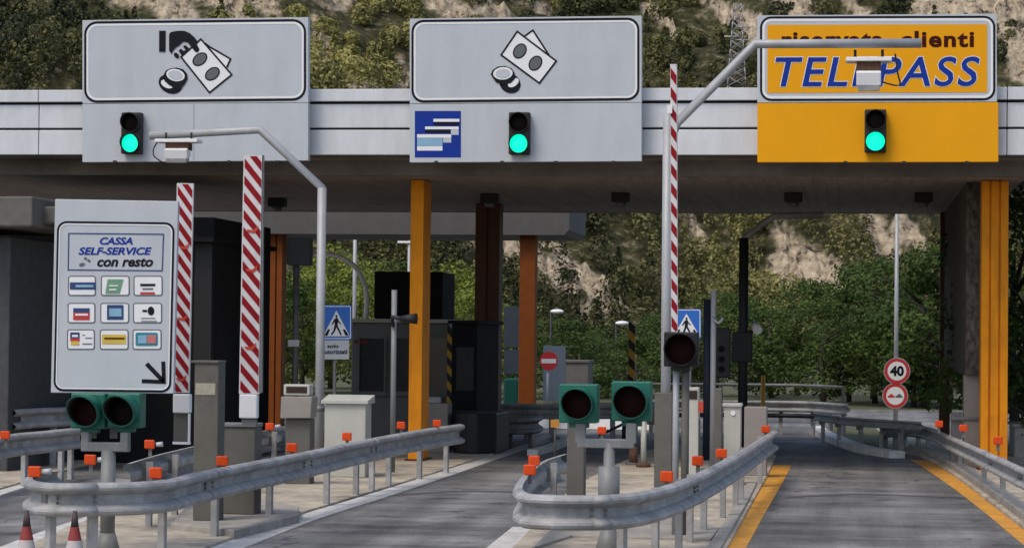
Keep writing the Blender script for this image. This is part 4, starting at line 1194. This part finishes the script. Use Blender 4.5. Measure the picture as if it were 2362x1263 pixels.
# far dark bent pole
dG = 46
p = D(1713, 935, dG); p.z = 0
t = thing('bent_pole', 'black bent pole rising behind the right island toward the soffit', 'pole', p, 'bent antenna poles')
zt_ = D(1713, 548, dG).z
MB().tube([p, (p.x, p.y, zt_)], 11 * dG / FPX, 12).build('post', M['darkpole'], t)
e = D(1785, 498, dG); e.y = p.y
MB().tube([(p.x, p.y, zt_ - .05), (p.x, p.y, zt_), e, e + Vector((.9, 0, .02))], 8 * dG / FPX, 12).build('arm', M['steel'], t)
MB().box(p.x - .2, p.x + .17, p.y - .12, p.y - .09 + .2, D(1713, 835, dG).z, D(1713, 765, dG).z).build('control_box', M['hood'], t, bevel=.02)
c0 = D(1745, 757, dG)
MB().tube([c0 + Vector((-.03, .1, .05)), c0 + Vector((.03, -.2, -.03))], .085, 14).build('camera', M['white'], t)
MB().tube([(p.x, p.y, c0.z - .1), c0 + Vector((0, .05, -.03))], .03, 8).build('camera_arm', M['darkpole'], t)
# yellow marker post and hazard posts
t, p, dd = pole_thing('marker_post', 'thin yellow marker post before the far bend', 'post', 1760, 940, 865, 10, M['hyellow'], 0, 52)
def hazard(u, vt, vb, w, d, label):
    p = D(u, vb, d); k = d / FPX; mb = MB(); r = w * k / 2; z1 = D(u, vt, d).z; n = 12
    t = thing('hazard_post', label, 'post', Vector((p.x, p.y, 0)), 'black and yellow hazard posts')
    for j in range(n):
        h = (z1 - p.z) / n
        mb.prism([(p.x - r, p.y - r, p.z + j * h), (p.x + r, p.y - r, p.z + j * h - h * .7), (p.x + r, p.y - r, p.z + (j + 1) * h - h * .7), (p.x - r, p.y - r, p.z + (j + 1) * h)], (0, 2 * r, 0), j % 2)
    mb.build('striped_post', [M['hyellow'], M['hood']], t)
    MB().tube([(p.x, p.y, 0), (p.x, p.y, p.z + .04)], r * .7, 8).build('foot', M['hood'], t)
    return t
hazard(1456, 738, 985, 15, 52, 'black and yellow hazard post above the right twin signal')
hazard(1036, 748, 965, 11, 47, 'dim black and yellow hazard post beside the black booth')
# curved lamp arm and box behind the left bent pole
dL = 50
p = D(845, 735, dL)
mb = MB()
zb2 = D(843, 735, dL).z
arc = [D(843, 735, dL), D(846, 690, dL), D(838, 648, dL), D(815, 612, dL), D(780, 591, dL), D(740, 585, dL), D(662, 584, dL)]
for a in arc: a.y = p.y
t = thing('arched_pole', 'pale arched tube rising from the grey booth roof', 'pole', Vector((p.x, p.y, zb2)))
MB().tube(resample(arc, .12), .05, 10).build('arch', M['white'], t)
q0 = D(688, 581, dL); q0.y = p.y
MB().obox(q0 + Vector((0, 0, .02)), (.25, 0, 0), (0, .1, 0), (0, 0, .03)).build('plate', M['white'], t)
t, p, dd = pole_thing('camera_pole', 'grey pole topped by a slate box behind the payment terminal', 'pole', 679, 1000, 606, 15, M['steel2'], .0, 44)
b_ = D(690, 578, dd); MB().box(b_.x - .2, b_.x + .2, p.y - .15, p.y + .15, D(690, 612, dd).z, D(690, 548, dd).z).build('box', mat('slate_box', (.06, .075, .09), .6), t, bevel=.02)
b_ = D(678, 791, dd); MB().box(b_.x - .1, b_.x + .1, p.y - .085, p.y - .065, b_.z - .06, b_.z + .06).build('white_tag', M['signw'], t)
pole_thing('lamp_post', 'thin pale lamp post rising behind the arched tube', 'lamp post', 815, 900, 470, 9, M['pole'], 0, 66)
for u, v, lab in ((1285, 718, 'small white street lamp over the dark trees by the no entry sign'), (1435, 745, 'small white street lamp beside the black and yellow post'), (497, 676, 'small white street lamp in the shrubs left of second barrier')):
    dd = 84; p = D(u, v, dd); t = thing('street_lamp', lab, 'street lamp', Vector((p.x, p.y, 0)), 'far street lamps')
    MB().tube([(p.x - .2, p.y, 0), (p.x - .2, p.y, p.z - .03)], .04, 8).build('post', M['darkpole'], t)
    MB().sphere(p, .16, 12, 0, (1.5, 1, .5)).build('lamp_head', M['white'], t)

# ================================================================ BOOTHS
Yb1 = YD(920, 50)
t = thing('toll_booth', 'grey toll booth with dark windows behind the slim orange column', 'toll booth', Vector((PL(925, 1000, Yb1).x, Yb1, 0)))
pbox(MB(), 808, 1033, 744, 1060, Yb1, 3.2, 0).build('wall', M['booth'], t, bevel=.02)
pbox(MB(), 798, 1037, 735, 744, Yb1 - .15, 3.5).build('roof', M['cab'], t, bevel=.01)
pbox(MB(), 862, 1020, 626, 735, Yb1 + .6, 1.6).build('rooftop_unit', M['boothd'], t, bevel=.03)
for a, b2 in ((828, 885), (908, 944), (982, 1028)):
    f_ = pbox(MB(), a, b2, 780, 902, Yb1 - .02, .1).build('window', M['glass'], t)
    mb = MB()
    pbox(mb, a - 4, a, 776, 906, Yb1 - .05, .05); pbox(mb, b2, b2 + 4, 776, 906, Yb1 - .05, .05); pbox(mb, a, b2, 776, 780, Yb1 - .05, .05); pbox(mb, a, b2, 902, 906, Yb1 - .05, .05)
    mb.build('frame', M['booth'], f_)
pbox(MB(), 808, 1033, 905, 912, Yb1 - .08, .075).build('counter', M['steel2'], t)
pbox(MB(), 818, 848, 784, 792, Yb1 - .035, .01).build('red_lamp', mat('dim_red_lamp', (.2, .01, .01), .5), t)
pbox(MB(), 980, 1015, 915, 928, Yb1 - .3, .2).build('paper_tray', M['white'], t)
mb = MB(); pbox(mb, 985, 1032, 930, 1010, YD(1005, 45), .5, .03)
single(mb, 'cabinet', M['cabtan'], 'tan cabinet between the slim orange column and the black booth', 'cabinet', PL(1008, 1010, YD(1005, 45)), .012)
# black booth in the shade of the rear column
Yb2 = YD(1080, 46.5)
t = thing('toll_booth', 'black toll booth in deep shade beside the dark rear column', 'toll booth', Vector((PL(1080, 1000, Yb2).x, Yb2, 0)))
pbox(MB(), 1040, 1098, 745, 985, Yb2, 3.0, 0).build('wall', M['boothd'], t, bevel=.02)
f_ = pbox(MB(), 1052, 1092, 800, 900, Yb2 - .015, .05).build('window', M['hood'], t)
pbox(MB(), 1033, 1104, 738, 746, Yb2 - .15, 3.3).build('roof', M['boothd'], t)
mb = MB(); a = PL(1030, 1000, Yb2 - 1.6); b_ = PL(1150, 1000, Yb2 - 1.6)
pts = [(a.x, Yb2 - .2), (a.x + .1, Yb2 - 1.5), (a.x + .4, Yb2 - 1.9), (b_.x - .35, Yb2 - 1.9), (b_.x - .05, Yb2 - 1.5), (b_.x, Yb2 - .2)]
mb.prism([(x, y, 0.03) for x, y in pts], (0, 0, .72))
mb.build('shadow_mass', M['black'], t, bevel=.03)  # black block standing in for deep shadow over the rail end
# big dark booth at the left
Yb3 = YD(250, 41)
t = thing('toll_booth', 'large dark toll booth under the canopy behind the payment sign', 'toll booth', Vector((PL(250, 1000, Yb3).x, Yb3, 0)))
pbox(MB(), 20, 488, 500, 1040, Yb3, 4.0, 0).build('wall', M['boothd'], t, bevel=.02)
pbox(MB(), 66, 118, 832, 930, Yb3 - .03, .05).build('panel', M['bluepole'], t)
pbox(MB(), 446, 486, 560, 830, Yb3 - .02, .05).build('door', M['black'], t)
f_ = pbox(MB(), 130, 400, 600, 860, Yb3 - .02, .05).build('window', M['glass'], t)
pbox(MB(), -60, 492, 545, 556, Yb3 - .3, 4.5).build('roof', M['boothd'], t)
Yb4 = YD(0, 37)
t = thing('toll_booth', 'booth corner with pale concrete roof edge at the left border', 'toll booth', Vector((PL(-60, 1000, Yb4).x, Yb4, 0)))
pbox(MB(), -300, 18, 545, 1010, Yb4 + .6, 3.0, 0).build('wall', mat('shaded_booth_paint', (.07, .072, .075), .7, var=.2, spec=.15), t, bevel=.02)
mb = MB(); pbox(mb, -300, 74, 452, 522, Yb4, 3.5); pbox(mb, 60, 130, 476, 516, Yb4 + .5, 2.5); mb.build('roof', M['pillar'], t, bevel=.03)

# ---------------------------------------------------------------- things far behind the lanes
mb = MB(); pbox(mb, 1162, 1196, 706, 800, YD(1180, 63), .08); pbox(mb, 1162, 1196, 806, 862, YD(1180, 63), .08)
for u in (1168, 1190): pbox(mb, u, u + 3, 862, 1000, YD(1180, 63) + .08, .06, 0)
pbox(mb, 1168, 1171, 706, 862, YD(1180, 63) + .081, .05); pbox(mb, 1190, 1193, 706, 862, YD(1180, 63) + .081, .05)
single(mb, 'sign_board', mat('dark_slate_panel', (.035, .05, .07), .6), 'dark slate board on two posts between the dark and rust red columns', 'sign', PL(1180, 985, YD(1180, 63)))
mb = MB(); pbox(mb, 1160, 1196, 872, 960, YD(1180, 62), .8, 0)
single(mb, 'waste_bin', M['teal'], 'teal box below the dark slate board', 'bin', PL(1178, 960, YD(1180, 62)), .05)
Yw = YD(1330, 58)
x0, x1 = PL(1238, 985, Yw).x, PL(1500, 985, Yw).x; zt_ = PL(1330, 977, Yw).z
mb = MB(); mb.prism([(x0, Yw - .3, 0), (x0, Yw - .08, .35), (x0, Yw - .08, zt_), (x0, Yw + .08, zt_), (x0, Yw + .08, .35), (x0, Yw + .3, 0)], (x1 - x0, 0, 0))
single(mb, 'concrete_barrier', M['fascia'], 'low pale concrete barrier across the road behind the twin signals', 'barrier', Vector((x0, Yw, 0)), .01)
t, p, dd = pole_thing('bollard', 'white bollard with black box right of the right twin signal', 'bollard', 1484, 1076, 968, 13, M['cab'], .03)
MB().obox(p + Vector((.16, .05, .82)), (.11, 0, 0), (0, .1, 0), (0, 0, .13)).build('black_box', M['hood'], t, bevel=.02)
MB().tube([p, p + Vector((0, 0, .06))], .12, 10).build('base', M['rust'], t)
t, p, dd = pole_thing('bollard', 'short rusty bollard behind the right twin signal', 'bollard', 1461, 1070, 1030, 20, M['rust'], .03)
MB().tube([p, p + Vector((0, 0, .03))], .14, 10).build('base', M['steel2'], t)
mb = MB(); pbox(mb, 490, 538, 790, 870, YD(515, 66), 1.0, 0); pbox(mb, 487, 541, 784, 790, YD(515, 66) - .03, 1.1)
single(mb, 'concrete_block', M['pillar'], 'grey concrete block with pale edge right of the dark booth door', 'block', PL(515, 960, YD(515, 66)), .01)
mb = MB(); pbox(mb, 2340, 2420, 985, 1040, YD(2360, 45), 1.5, 0); pbox(mb, 2336, 2424, 978, 985, YD(2360, 45) - .04, 1.6)
single(mb, 'concrete_block', M['kerb'], 'pale concrete block at the right border behind the ribbed column', 'block', PL(2360, 1060, YD(2360, 45)), .01)
p = D(925, 552, 88); t = thing('street_lamp', 'double white street lamp just left of the slim orange column top', 'street lamp', Vector((p.x, p.y, 0)), 'far street lamps')
MB().tube([(p.x + .3, p.y, 0), (p.x + .3, p.y, p.z + .1)], .06, 8).build('post', M['pole'], t)
for a, b2, v in ((903, 948, 546), (918, 948, 558)):
    q0, q1 = D(a, v, 88), D(b2, v, 88)
    MB().obox((q0 + q1) / 2, ((q1.x - q0.x) / 2, 0, 0), (0, .12, 0), (0, 0, .035)).build('lamp_head', M['white'], t)
p = D(1430, 985, 50); mb = MB(); mb.obox(D(1415, 988, 50), D(1448, 972, 50) - D(1415, 988, 50), (0, .03, 0), (0, 0, .03)); mb.tube([(D(1440, 975, 50).x, p.y + .05, 0), (D(1440, 975, 50).x, p.y + .05, D(1440, 975, 50).z)], .05, 8)
single(mb, 'lane_barrier', M['hood'], 'low black slanted lane barrier behind the twin signals', 'barrier', Vector((p.x, p.y, 0)))

# ================================================================ HILL
def fbm(x, y, seed, octs=5, f0=1.0):
    rs = np.random.RandomState(seed); out = np.zeros_like(x); amp = 1.0; f = f0
    for o in range(octs):
        for k in range(5):
            a = rs.rand() * 6.283; ph = rs.rand() * 6.283
            out += amp * 0.35 * np.sin((x * np.cos(a) + y * np.sin(a)) * f + ph + 1.3 * np.sin((x * np.sin(a) - y * np.cos(a)) * f * .7 + ph * 2))
        amp *= .55; f *= 1.93
    return out
ax = ROT @ Vector((0, 0, -1)); ax.z = 0; ax.normalize()
rx = Vector((ax.y, -ax.x, 0))
def hillz(t, s):   # lateral, along view axis
    base = 205 + 12 * np.sin(t / 37.0) + 10 * np.sin(t / 17.0 + 1)
    z = np.maximum(0, s - base) * .56
    z = z * (1 + .10 * np.sin(t / 23.0 + .5)) + np.minimum(1, np.maximum(0, (s - base) / 25)) * (2.2 * fbm(t, s, 3, 5, .12))
    return z - .5
nt_, ns_ = 470, 380
T, Sg = np.meshgrid(np.linspace(-118, 118, nt_), np.linspace(170, 380, ns_))
Z = hillz(T, Sg)
Xw = rx.x * T + ax.x * Sg; Yw = rx.y * T + ax.y * Sg
RT = np.array(ROT.transposed())
def projn(X, Y, Zz):
    q_ = RT @ np.stack([X - CAM.x, Y - CAM.y, Zz - CAM.z]).reshape(3, -1)
    return PW / 2 - FPX * q_[0] / q_[2], PH / 2 + FPX * q_[1] / q_[2]
def rockmask(X, Y, Zz):
    u, v = projn(X, Y, Zz); u = u.reshape(-1); v = v.reshape(-1)
    n = fbm(u / 60.0, v / 45.0, 11, 5, 1.0); n2 = fbm(u / 28.0, v / 20.0, 5, 4, 1.0)
    m = np.full(u.shape, -1.2)
    def seg(x0, y0, x1, y1, w, s=1.0):
        dx, dy = x1 - x0, y1 - y0; L = dx * dx + dy * dy
        t_ = np.clip(((u - x0) * dx + (v - y0) * dy) / L, 0, 1)
        d = np.hypot(u - x0 - t_ * dx, v - y0 - t_ * dy)
        np.maximum(m, s * (1.3 - d / w), out=m)
    seg(1120, 520, 1250, 600, 36, 1.2); seg(1250, 600, 1390, 700, 34, 1.2); seg(1390, 700, 1470, 740, 14)
    seg(1790, 520, 1830, 600, 18); seg(1820, 610, 1980, 650, 34, 1.1); seg(1900, 640, 1950, 690, 26); seg(2000, 500, 2060, 610, 22); seg(2080, 520, 2130, 590, 14); seg(1590, 510, 1620, 560, 12)
    seg(300, -30, 420, 40, 34); seg(480, -10, 560, 30, 18); seg(700, -10, 800, 10, 16); seg(1180, -10, 1260, 30, 14); seg(1500, 20, 1560, 90, 12); seg(360, -10, 430, 40, 16); seg(600, -20, 640, 40, 16); seg(840, 170, 920, 200, 26); seg(720, 40, 760, 130, 14)
    seg(1020, 0, 1060, 40, 22); seg(1100, 10, 1160, 40, 16); seg(920, 130, 945, 190, 12)
    seg(1640, 0, 1720, 60, 26); seg(1820, 0, 1880, 40, 20); seg(1960, 0, 1990, 40, 18); seg(2150, 0, 2362, 30, 30, 1.1); seg(2320, 60, 2362, 150, 34, 1.2); seg(2250, -20, 2330, 60, 26)
    return m + .45 * n + .35 * n2
RM = rockmask(Xw, Yw, Z)
Z2 = Z + np.clip(RM.reshape(Z.shape) * 1.2, 0, 1) * (1.5 * np.abs(fbm(T, Sg, 21, 5, .8)) + .9 * (np.abs(fbm(T, Sg, 33, 3, 2.2)) - .4) + .35 * np.random.RandomState(2).randn(*T.shape) - .5)
me = bpy.data.meshes.new('hill')
vv = np.stack([Xw, Yw, Z2], -1).reshape(-1, 3)
ii = np.arange(nt_ * ns_).reshape(ns_, nt_)
ff = np.stack([ii[:-1, :-1], ii[:-1, 1:], ii[1:, 1:], ii[1:, :-1]], -1).reshape(-1, 4)
me.from_pydata(vv.tolist(), [], ff.tolist())
at = me.attributes.new('rock', 'FLOAT', 'POINT'); at.data.foreach_set('value', np.clip(RM * 3 + .1, 0, 1).astype('f'))
me.polygons.foreach_set('use_smooth', (RM[ff].mean(1) < .15).tolist())
m = bpy.data.materials.new('hillside_ground'); m.use_nodes = True
N, L = m.node_tree.nodes, m.node_tree.links; b = N['Principled BSDF']; b.inputs['Roughness'].default_value = .95; b.inputs['Specular IOR Level'].default_value = .1
tc = N.new('ShaderNodeTexCoord'); n1 = N.new('ShaderNodeTexNoise'); n1.inputs['Scale'].default_value = .8; n1.inputs['Detail'].default_value = 12; n1.inputs['Roughness'].default_value = .75
L.new(tc.outputs['Object'], n1.inputs['Vector'])
r1_ = N.new('ShaderNodeValToRGB'); cr = r1_.color_ramp; cr.elements[0].position = .40; cr.elements[0].color = (.12, .10, .08, 1); cr.elements[1].position = .58; cr.elements[1].color = (.88, .74, .54, 1)
e_ = cr.elements.new(.46); e_.color = (.58, .47, .34, 1)
L.new(n1.outputs['Fac'], r1_.inputs['Fac'])
r2_ = N.new('ShaderNodeValToRGB'); r2_.color_ramp.elements[0].position = .36; r2_.color_ramp.elements[1].position = .66; r2_.color_ramp.elements[0].color = (.025, .03, .014, 1); r2_.color_ramp.elements[1].color = (.42, .36, .25, 1); e2_ = r2_.color_ramp.elements.new(.54); e2_.color = (.11, .105, .05, 1)
L.new(n1.outputs['Fac'], r2_.inputs['Fac'])
at_ = N.new('ShaderNodeAttribute'); at_.attribute_name = 'rock'
mx = N.new('ShaderNodeMix'); mx.data_type = 'RGBA'; L.new(at_.outputs['Fac'], mx.inputs[0]); L.new(r2_.outputs['Color'], mx.inputs[6]); L.new(r1_.outputs['Color'], mx.inputs[7])
L.new(mx.outputs[2], b.inputs['Base Color'])
bp = N.new('ShaderNodeBump'); bp.inputs['Strength'].default_value = 1.0; bp.inputs['Distance'].default_value = 1.2; L.new(n1.outputs['Fac'], bp.inputs['Height']); L.new(bp.outputs['Normal'], b.inputs['Normal'])
me.materials.append(m)
o = bpy.data.objects.new('hill', me); COL.objects.link(o); tag(o, kind='structure')

# hillside wood: far, one mass
def leaf_quads(centres, size, rs, up=.35, out=None, jit=.55):
    n = len(centres)
    a = rs.randn(n, 3)
    if out is not None:
        a = a * jit + out / (np.linalg.norm(out, axis=1)[:, None] + 1e-6)
    a[:, 2] += up; a /= np.linalg.norm(a, axis=1)[:, None]
    b2 = np.cross(a, rs.randn(n, 3)); b2 /= np.linalg.norm(b2, axis=1)[:, None]
    c_ = np.cross(a, b2)
    s_ = (size * (.6 + .8 * rs.rand(n)))[:, None]
    b2 = b2 * s_ * .5; c_ = c_ * s_ * .36
    return np.stack([centres - b2, centres + c_ * (.6 + .4 * rs.rand(n, 1)), centres + b2, centres - c_], 1)
def quad_mesh(name, Q, tint, m):
    n = len(Q)
    me = bpy.data.meshes.new(name)
    me.vertices.add(n * 4); me.vertices.foreach_set('co', Q.reshape(-1).astype('f'))
    me.loops.add(n * 4); me.loops.foreach_set('vertex_index', np.arange(n * 4, dtype='i'))
    me.polygons.add(n); me.polygons.foreach_set('loop_start', np.arange(0, n * 4, 4, dtype='i'))
    at = me.attributes.new('tint', 'FLOAT', 'FACE'); at.data.foreach_set('value', np.clip(tint, 0, 1).astype('f'))
    me.materials.append(m); me.update(calc_edges=True); me.validate()
    return me
rs = np.random.RandomState(4)
NT = 4300
tt = rs.uniform(-88, 88, NT); sst = rs.uniform(196, 345, NT)
hz = hillz(tt, sst)
px_, py_ = rx.x * tt + ax.x * sst, rx.y * tt + ax.y * sst
rk = rockmask(px_, py_, hz + 1.5)
uT, vT = projn(px_, py_, hz + 2)
dens = fbm(tt, sst, 9, 3, .09)
keep = (rk < .05) | (rs.rand(NT) < .10)
Qs, Ts = [], []
# hue regions: darker wood at the left and centre, olive scrub between the first two signs, greyer to the right
for i in np.where(keep)[0]:
    u, v = uT[i], vT[i]
    olive = np.exp(-((u - 820) / 190) ** 2) * (v < 260) * .75 + np.exp(-((u - 1780) / 260) ** 2) * (v > 400) * .5 + np.exp(-((u - 560) / 170) ** 2) * (v < 150) * .35
    base = .08 + .30 * rs.rand() ** 1.5 + olive * (.45 + .55 * rs.rand()) + .10 * dens[i]
    conif = rs.rand() < (.55 if v > 300 else .4)
    conif = conif and rk[i] < .1
    h = rs.uniform(3.2, 6.5) if conif else rs.uniform(2.0, 4.2)
    if rk[i] > .1: h *= .45
    if sst[i] > 245: h *= .62
    w = h * (rs.uniform(.24, .34) if conif else rs.uniform(.45, .65))
    n = int(300 if rk[i] < .1 else 120)
    t_ = rs.rand(n) ** (.9 if conif else .7)
    if conif:
        rad = w * (1 - t_ * .92) * (.7 + .3 * np.sqrt(rs.rand(n))) * (1 + .25 * np.sin(t_ * 22 + i))
    else:
        rad = w * np.sqrt(np.clip(1 - (t_ * 2 - .9) ** 2 / 1.25, 0.02, 1)) * (.75 + .25 * np.sqrt(rs.rand(n)))
    an = rs.rand(n) * 6.283
    lump = 1 + .28 * np.sin(an * 3 + i) + .15 * np.sin(an * 5 + t_ * 9 + i)
    lx, ly, lz = np.cos(an) * rad * lump, np.sin(an) * rad * lump, t_ * h
    cz0 = h * (.42 if not conif else .2)
    o_ = np.stack([lx, ly, (lz - cz0) * (.7 if not conif else .35) + (0 if not conif else .25 * w)], 1)
    Qs.append(leaf_quads(np.stack([px_[i] + lx, py_[i] + ly, hz[i] + .1 + lz], 1), .40 if not conif else .34, rs, .15, o_))
    Ts.append(base + .07 * rs.randn(n))
me = quad_mesh('hillside_wood', np.concatenate(Qs), np.concatenate(Ts), M['leafhill'])
o = bpy.data.objects.new('hillside_wood', me); COL.objects.link(o)
tag(o, 'mixed pine and scrub wood covering the rocky hillside', 'wood', kind='stuff')

# pylon on the hill
def hillhit(u, v):
    r = ray(u, v); s_ = 200.0
    while s_ < 420:
        p = CAM + r * s_; l = Vector((p.x, p.y, 0)); 
        if p.z < hillz(np.array([l.dot(rx)]), np.array([l.dot(ax)]))[0]: return p, s_
        s_ += .5
    return p, s_
pp, ds = hillhit(1700, 200)
k = ds / FPX; zt_ = D(1702, 8, ds).z
t = thing('lattice_pylon', 'pale lattice pylon on the hillside behind the bent pole', 'pylon', pp)
hw = lambda f_: (24 * (1 - f_) + 8 * f_) * k
H = zt_ - pp.z + 2; z0 = pp.z - 2
mb = MB(); cor = [(-1, -1), (1, -1), (1, 1), (-1, 1)]
nseg = 11
for j in range(nseg):
    f0, f1 = j / nseg, (j + 1) / nseg
    for a, b2 in zip(cor, cor[1:] + cor[:1]):
        P0 = Vector((pp.x + a[0] * hw(f0), pp.y + a[1] * hw(f0), z0 + f0 * H)); P1 = Vector((pp.x + a[0] * hw(f1), pp.y + a[1] * hw(f1), z0 + f1 * H))
        Q0 = Vector((pp.x + b2[0] * hw(f0), pp.y + b2[1] * hw(f0), z0 + f0 * H)); Q1 = Vector((pp.x + b2[0] * hw(f1), pp.y + b2[1] * hw(f1), z0 + f1 * H))
        mb.tube([P0, P1], .06, 5); mb.tube([P0, Q1], .04, 4); mb.tube([Q0, P1], .04, 4)
mb.build('lattice', M['steel'], t)
for v_, L0, L1 in ((62, -4, 30), (84, -30, 4), (92, -4, 32)):
    z = D(1702, v_, ds).z
    MB().tube([(pp.x + L0 * k, pp.y, z), (pp.x + L1 * k, pp.y, z)], .09, 6).build('cross_arm', M['cab'], t)

# ================================================================ NEAR TREES
def make_tree(name, seed, m, broad=1.0, nleaf=6500, leaf=.15):
    rs = np.random.RandomState(seed)
    root = bpy.data.objects.new(name, None); COL.objects.link(root); root.empty_display_size = .3
    H = 6.0
    mb = MB(); tips = []
    mb.tube([(0, 0, -.2), (.05, .02, 1.0), (.12, -.05, 2.4), (.05, .05, 4.2)], [.14, .11, .09, .03], 9)
    for k in range(11):
        a = rs.rand() * 6.283; z0 = rs.uniform(.6, 3.6); L = rs.uniform(1.0, 2.1) * broad
        e = Vector((math.cos(a) * L, math.sin(a) * L, z0 + rs.uniform(.3, 1.5)))
        mb.tube([(.06, 0, z0), Vector((e.x * .5, e.y * .5, (z0 + e.z) / 2 + .15)), e], [.06, .04, .015], 6); tips.append(e)
    mb.build('trunk', M['bark'], root)
    cl = []
    for k in range(34):
        a = rs.rand() * 6.283; t_ = rs.uniform(.04, 1.0); z = .35 + t_ * (H - .9)
        r = 1.95 * broad * math.sqrt(max(.05, 1 - ((t_ - .38) / .66) ** 2)) * rs.uniform(.45, 1.0)
        cl.append((math.cos(a) * r, math.sin(a) * r, z, rs.uniform(.45, .85), rs.uniform(-.22, .25)))
    for e in tips: cl.append((e.x, e.y, e.z, rs.uniform(.5, .8), rs.uniform(-.2, .2)))
    C_, T_, O_ = [], [], []
    per = nleaf // len(cl)
    for x, y, z, r, dt in cl:
        d = rs.randn(per, 3); d /= np.linalg.norm(d, axis=1)[:, None]
        dn = d.copy(); d *= (r * (.5 + .5 * rs.rand(per) ** .5))[:, None]; d[:, 2] *= .72; O_.append(dn * .8 + np.array([x, y, (z - 2.6) * .6]) * .25)
        C_.append(np.array([x, y, z]) + d); T_.append(.42 + dt + .16 * rs.randn(per))
    Q = leaf_quads(np.concatenate(C_), leaf, rs, .3, np.concatenate(O_), .6)
    me = quad_mesh('crown', Q, np.concatenate(T_), m)
    o = bpy.data.objects.new('crown', me); COL.objects.link(o); o.parent = root
    return root
protos = {'g': [make_tree('tree', 31 + i, M['leafgreen'], 1.0 + .15 * i) for i in range(3)],
          'l': [make_tree('tree', 51 + i, M['leaflime'], 1.05 + .1 * i) for i in range(2)]}
used = set()
TREES = [  # u, top v, depth, kind, label
 (500, 610, 84, 'l', 'light green bushy tree just right of the dark booth door'),
 (565, 585, 96, 'l', 'yellow green tree behind the second striped barrier'),
 (640, 640, 88, 'g', 'green tree behind the rust orange rear column at the left'),
 (700, 600, 90, 'l', 'light green tree behind the slate topped pole'),
 (765, 560, 98, 'l', 'light green tree above the blue crossing sign with plate'),
 (835, 590, 92, 'l', 'light green tree inside the curve of the arched tube'),
 (900, 600, 100, 'g', 'green tree behind the booth rooftop unit'),
 (980, 640, 90, 'g', 'green tree hidden mostly behind the slim orange column'),
 (1048, 600, 92, 'l', 'light green tree above the tan cabinet and black booth'),
 (1090, 650, 84, 'l', 'light green tree at the left of the dark rear column'),
 (1180, 690, 92, 'g', 'dark green tree between the dark and rust red rear columns'),
 (1265, 730, 86, 'g', 'dark green tree above the no entry sign'),
 (1335, 770, 80, 'g', 'dark green tree above the grey concrete block'),
 (1400, 745, 88, 'g', 'dark green tree left of the black and yellow hazard post'),
 (1470, 770, 78, 'g', 'low green tree right of the black and yellow hazard post'),
 (1530, 720, 90, 'g', 'dark green tree behind the tall bent pole post'),
 (1590, 700, 84, 'g', 'dark green tree behind the half hidden crossing sign'),
 (1655, 670, 92, 'g', 'dark green tree behind the light grey thin pole'),
 (1720, 690, 86, 'g', 'dark green tree behind the black bent pole'),
 (1780, 660, 90, 'g', 'green tree above the yellow marker post'),
 (1840, 640, 94, 'g', 'green tree above the middle of the far double guardrail'),
 (1900, 690, 82, 'g', 'dark green tree at the end of the far double guardrail'),
 (1960, 650, 86, 'g', 'bright green tree just left of the speed sign post'),
 (2015, 600, 90, 'g', 'tall green tree left of the speed sign post top'),
 (2075, 590, 84, 'g', 'tall green tree directly behind the speed sign post'),
 (2130, 570, 80, 'g', 'tall green tree left of the dark rear end column'),
 (2190, 560, 78, 'g', 'tall green tree behind the rough end wall'),
 (2345, 420, 50, 'g', 'tall leafy tree at the right border beside the ribbed column'),
 (2400, 500, 46, 'g', 'leafy tree at the right border, lower and nearer than its neighbour'),
 (2020, 760, 84, 'g', 'low leafy tree behind the thin far guardrail left of speed sign'),
 (2110, 760, 80, 'g', 'low leafy tree behind the thin far guardrail right of speed sign'),
]
for i, (u, vt, d, kd, lab) in enumerate(TREES):
    pr = protos[kd][i % len(protos[kd])]
    p = D(u, 771, d); h = D(u, vt, d).z; p.z = -.05
    if pr.name not in used:
        used.add(pr.name); c_ = pr
    else:
        c_ = dup(pr, p)
    c_.location = p
    s_ = h / 5.7
    w_ = max(s_, .72) * rnd.uniform(.95, 1.2)
    c_.scale = (w_, w_, s_); c_.rotation_euler.z = rnd.random() * 6.28
    tag(c_, lab, 'tree', 'trees beyond the toll plaza')
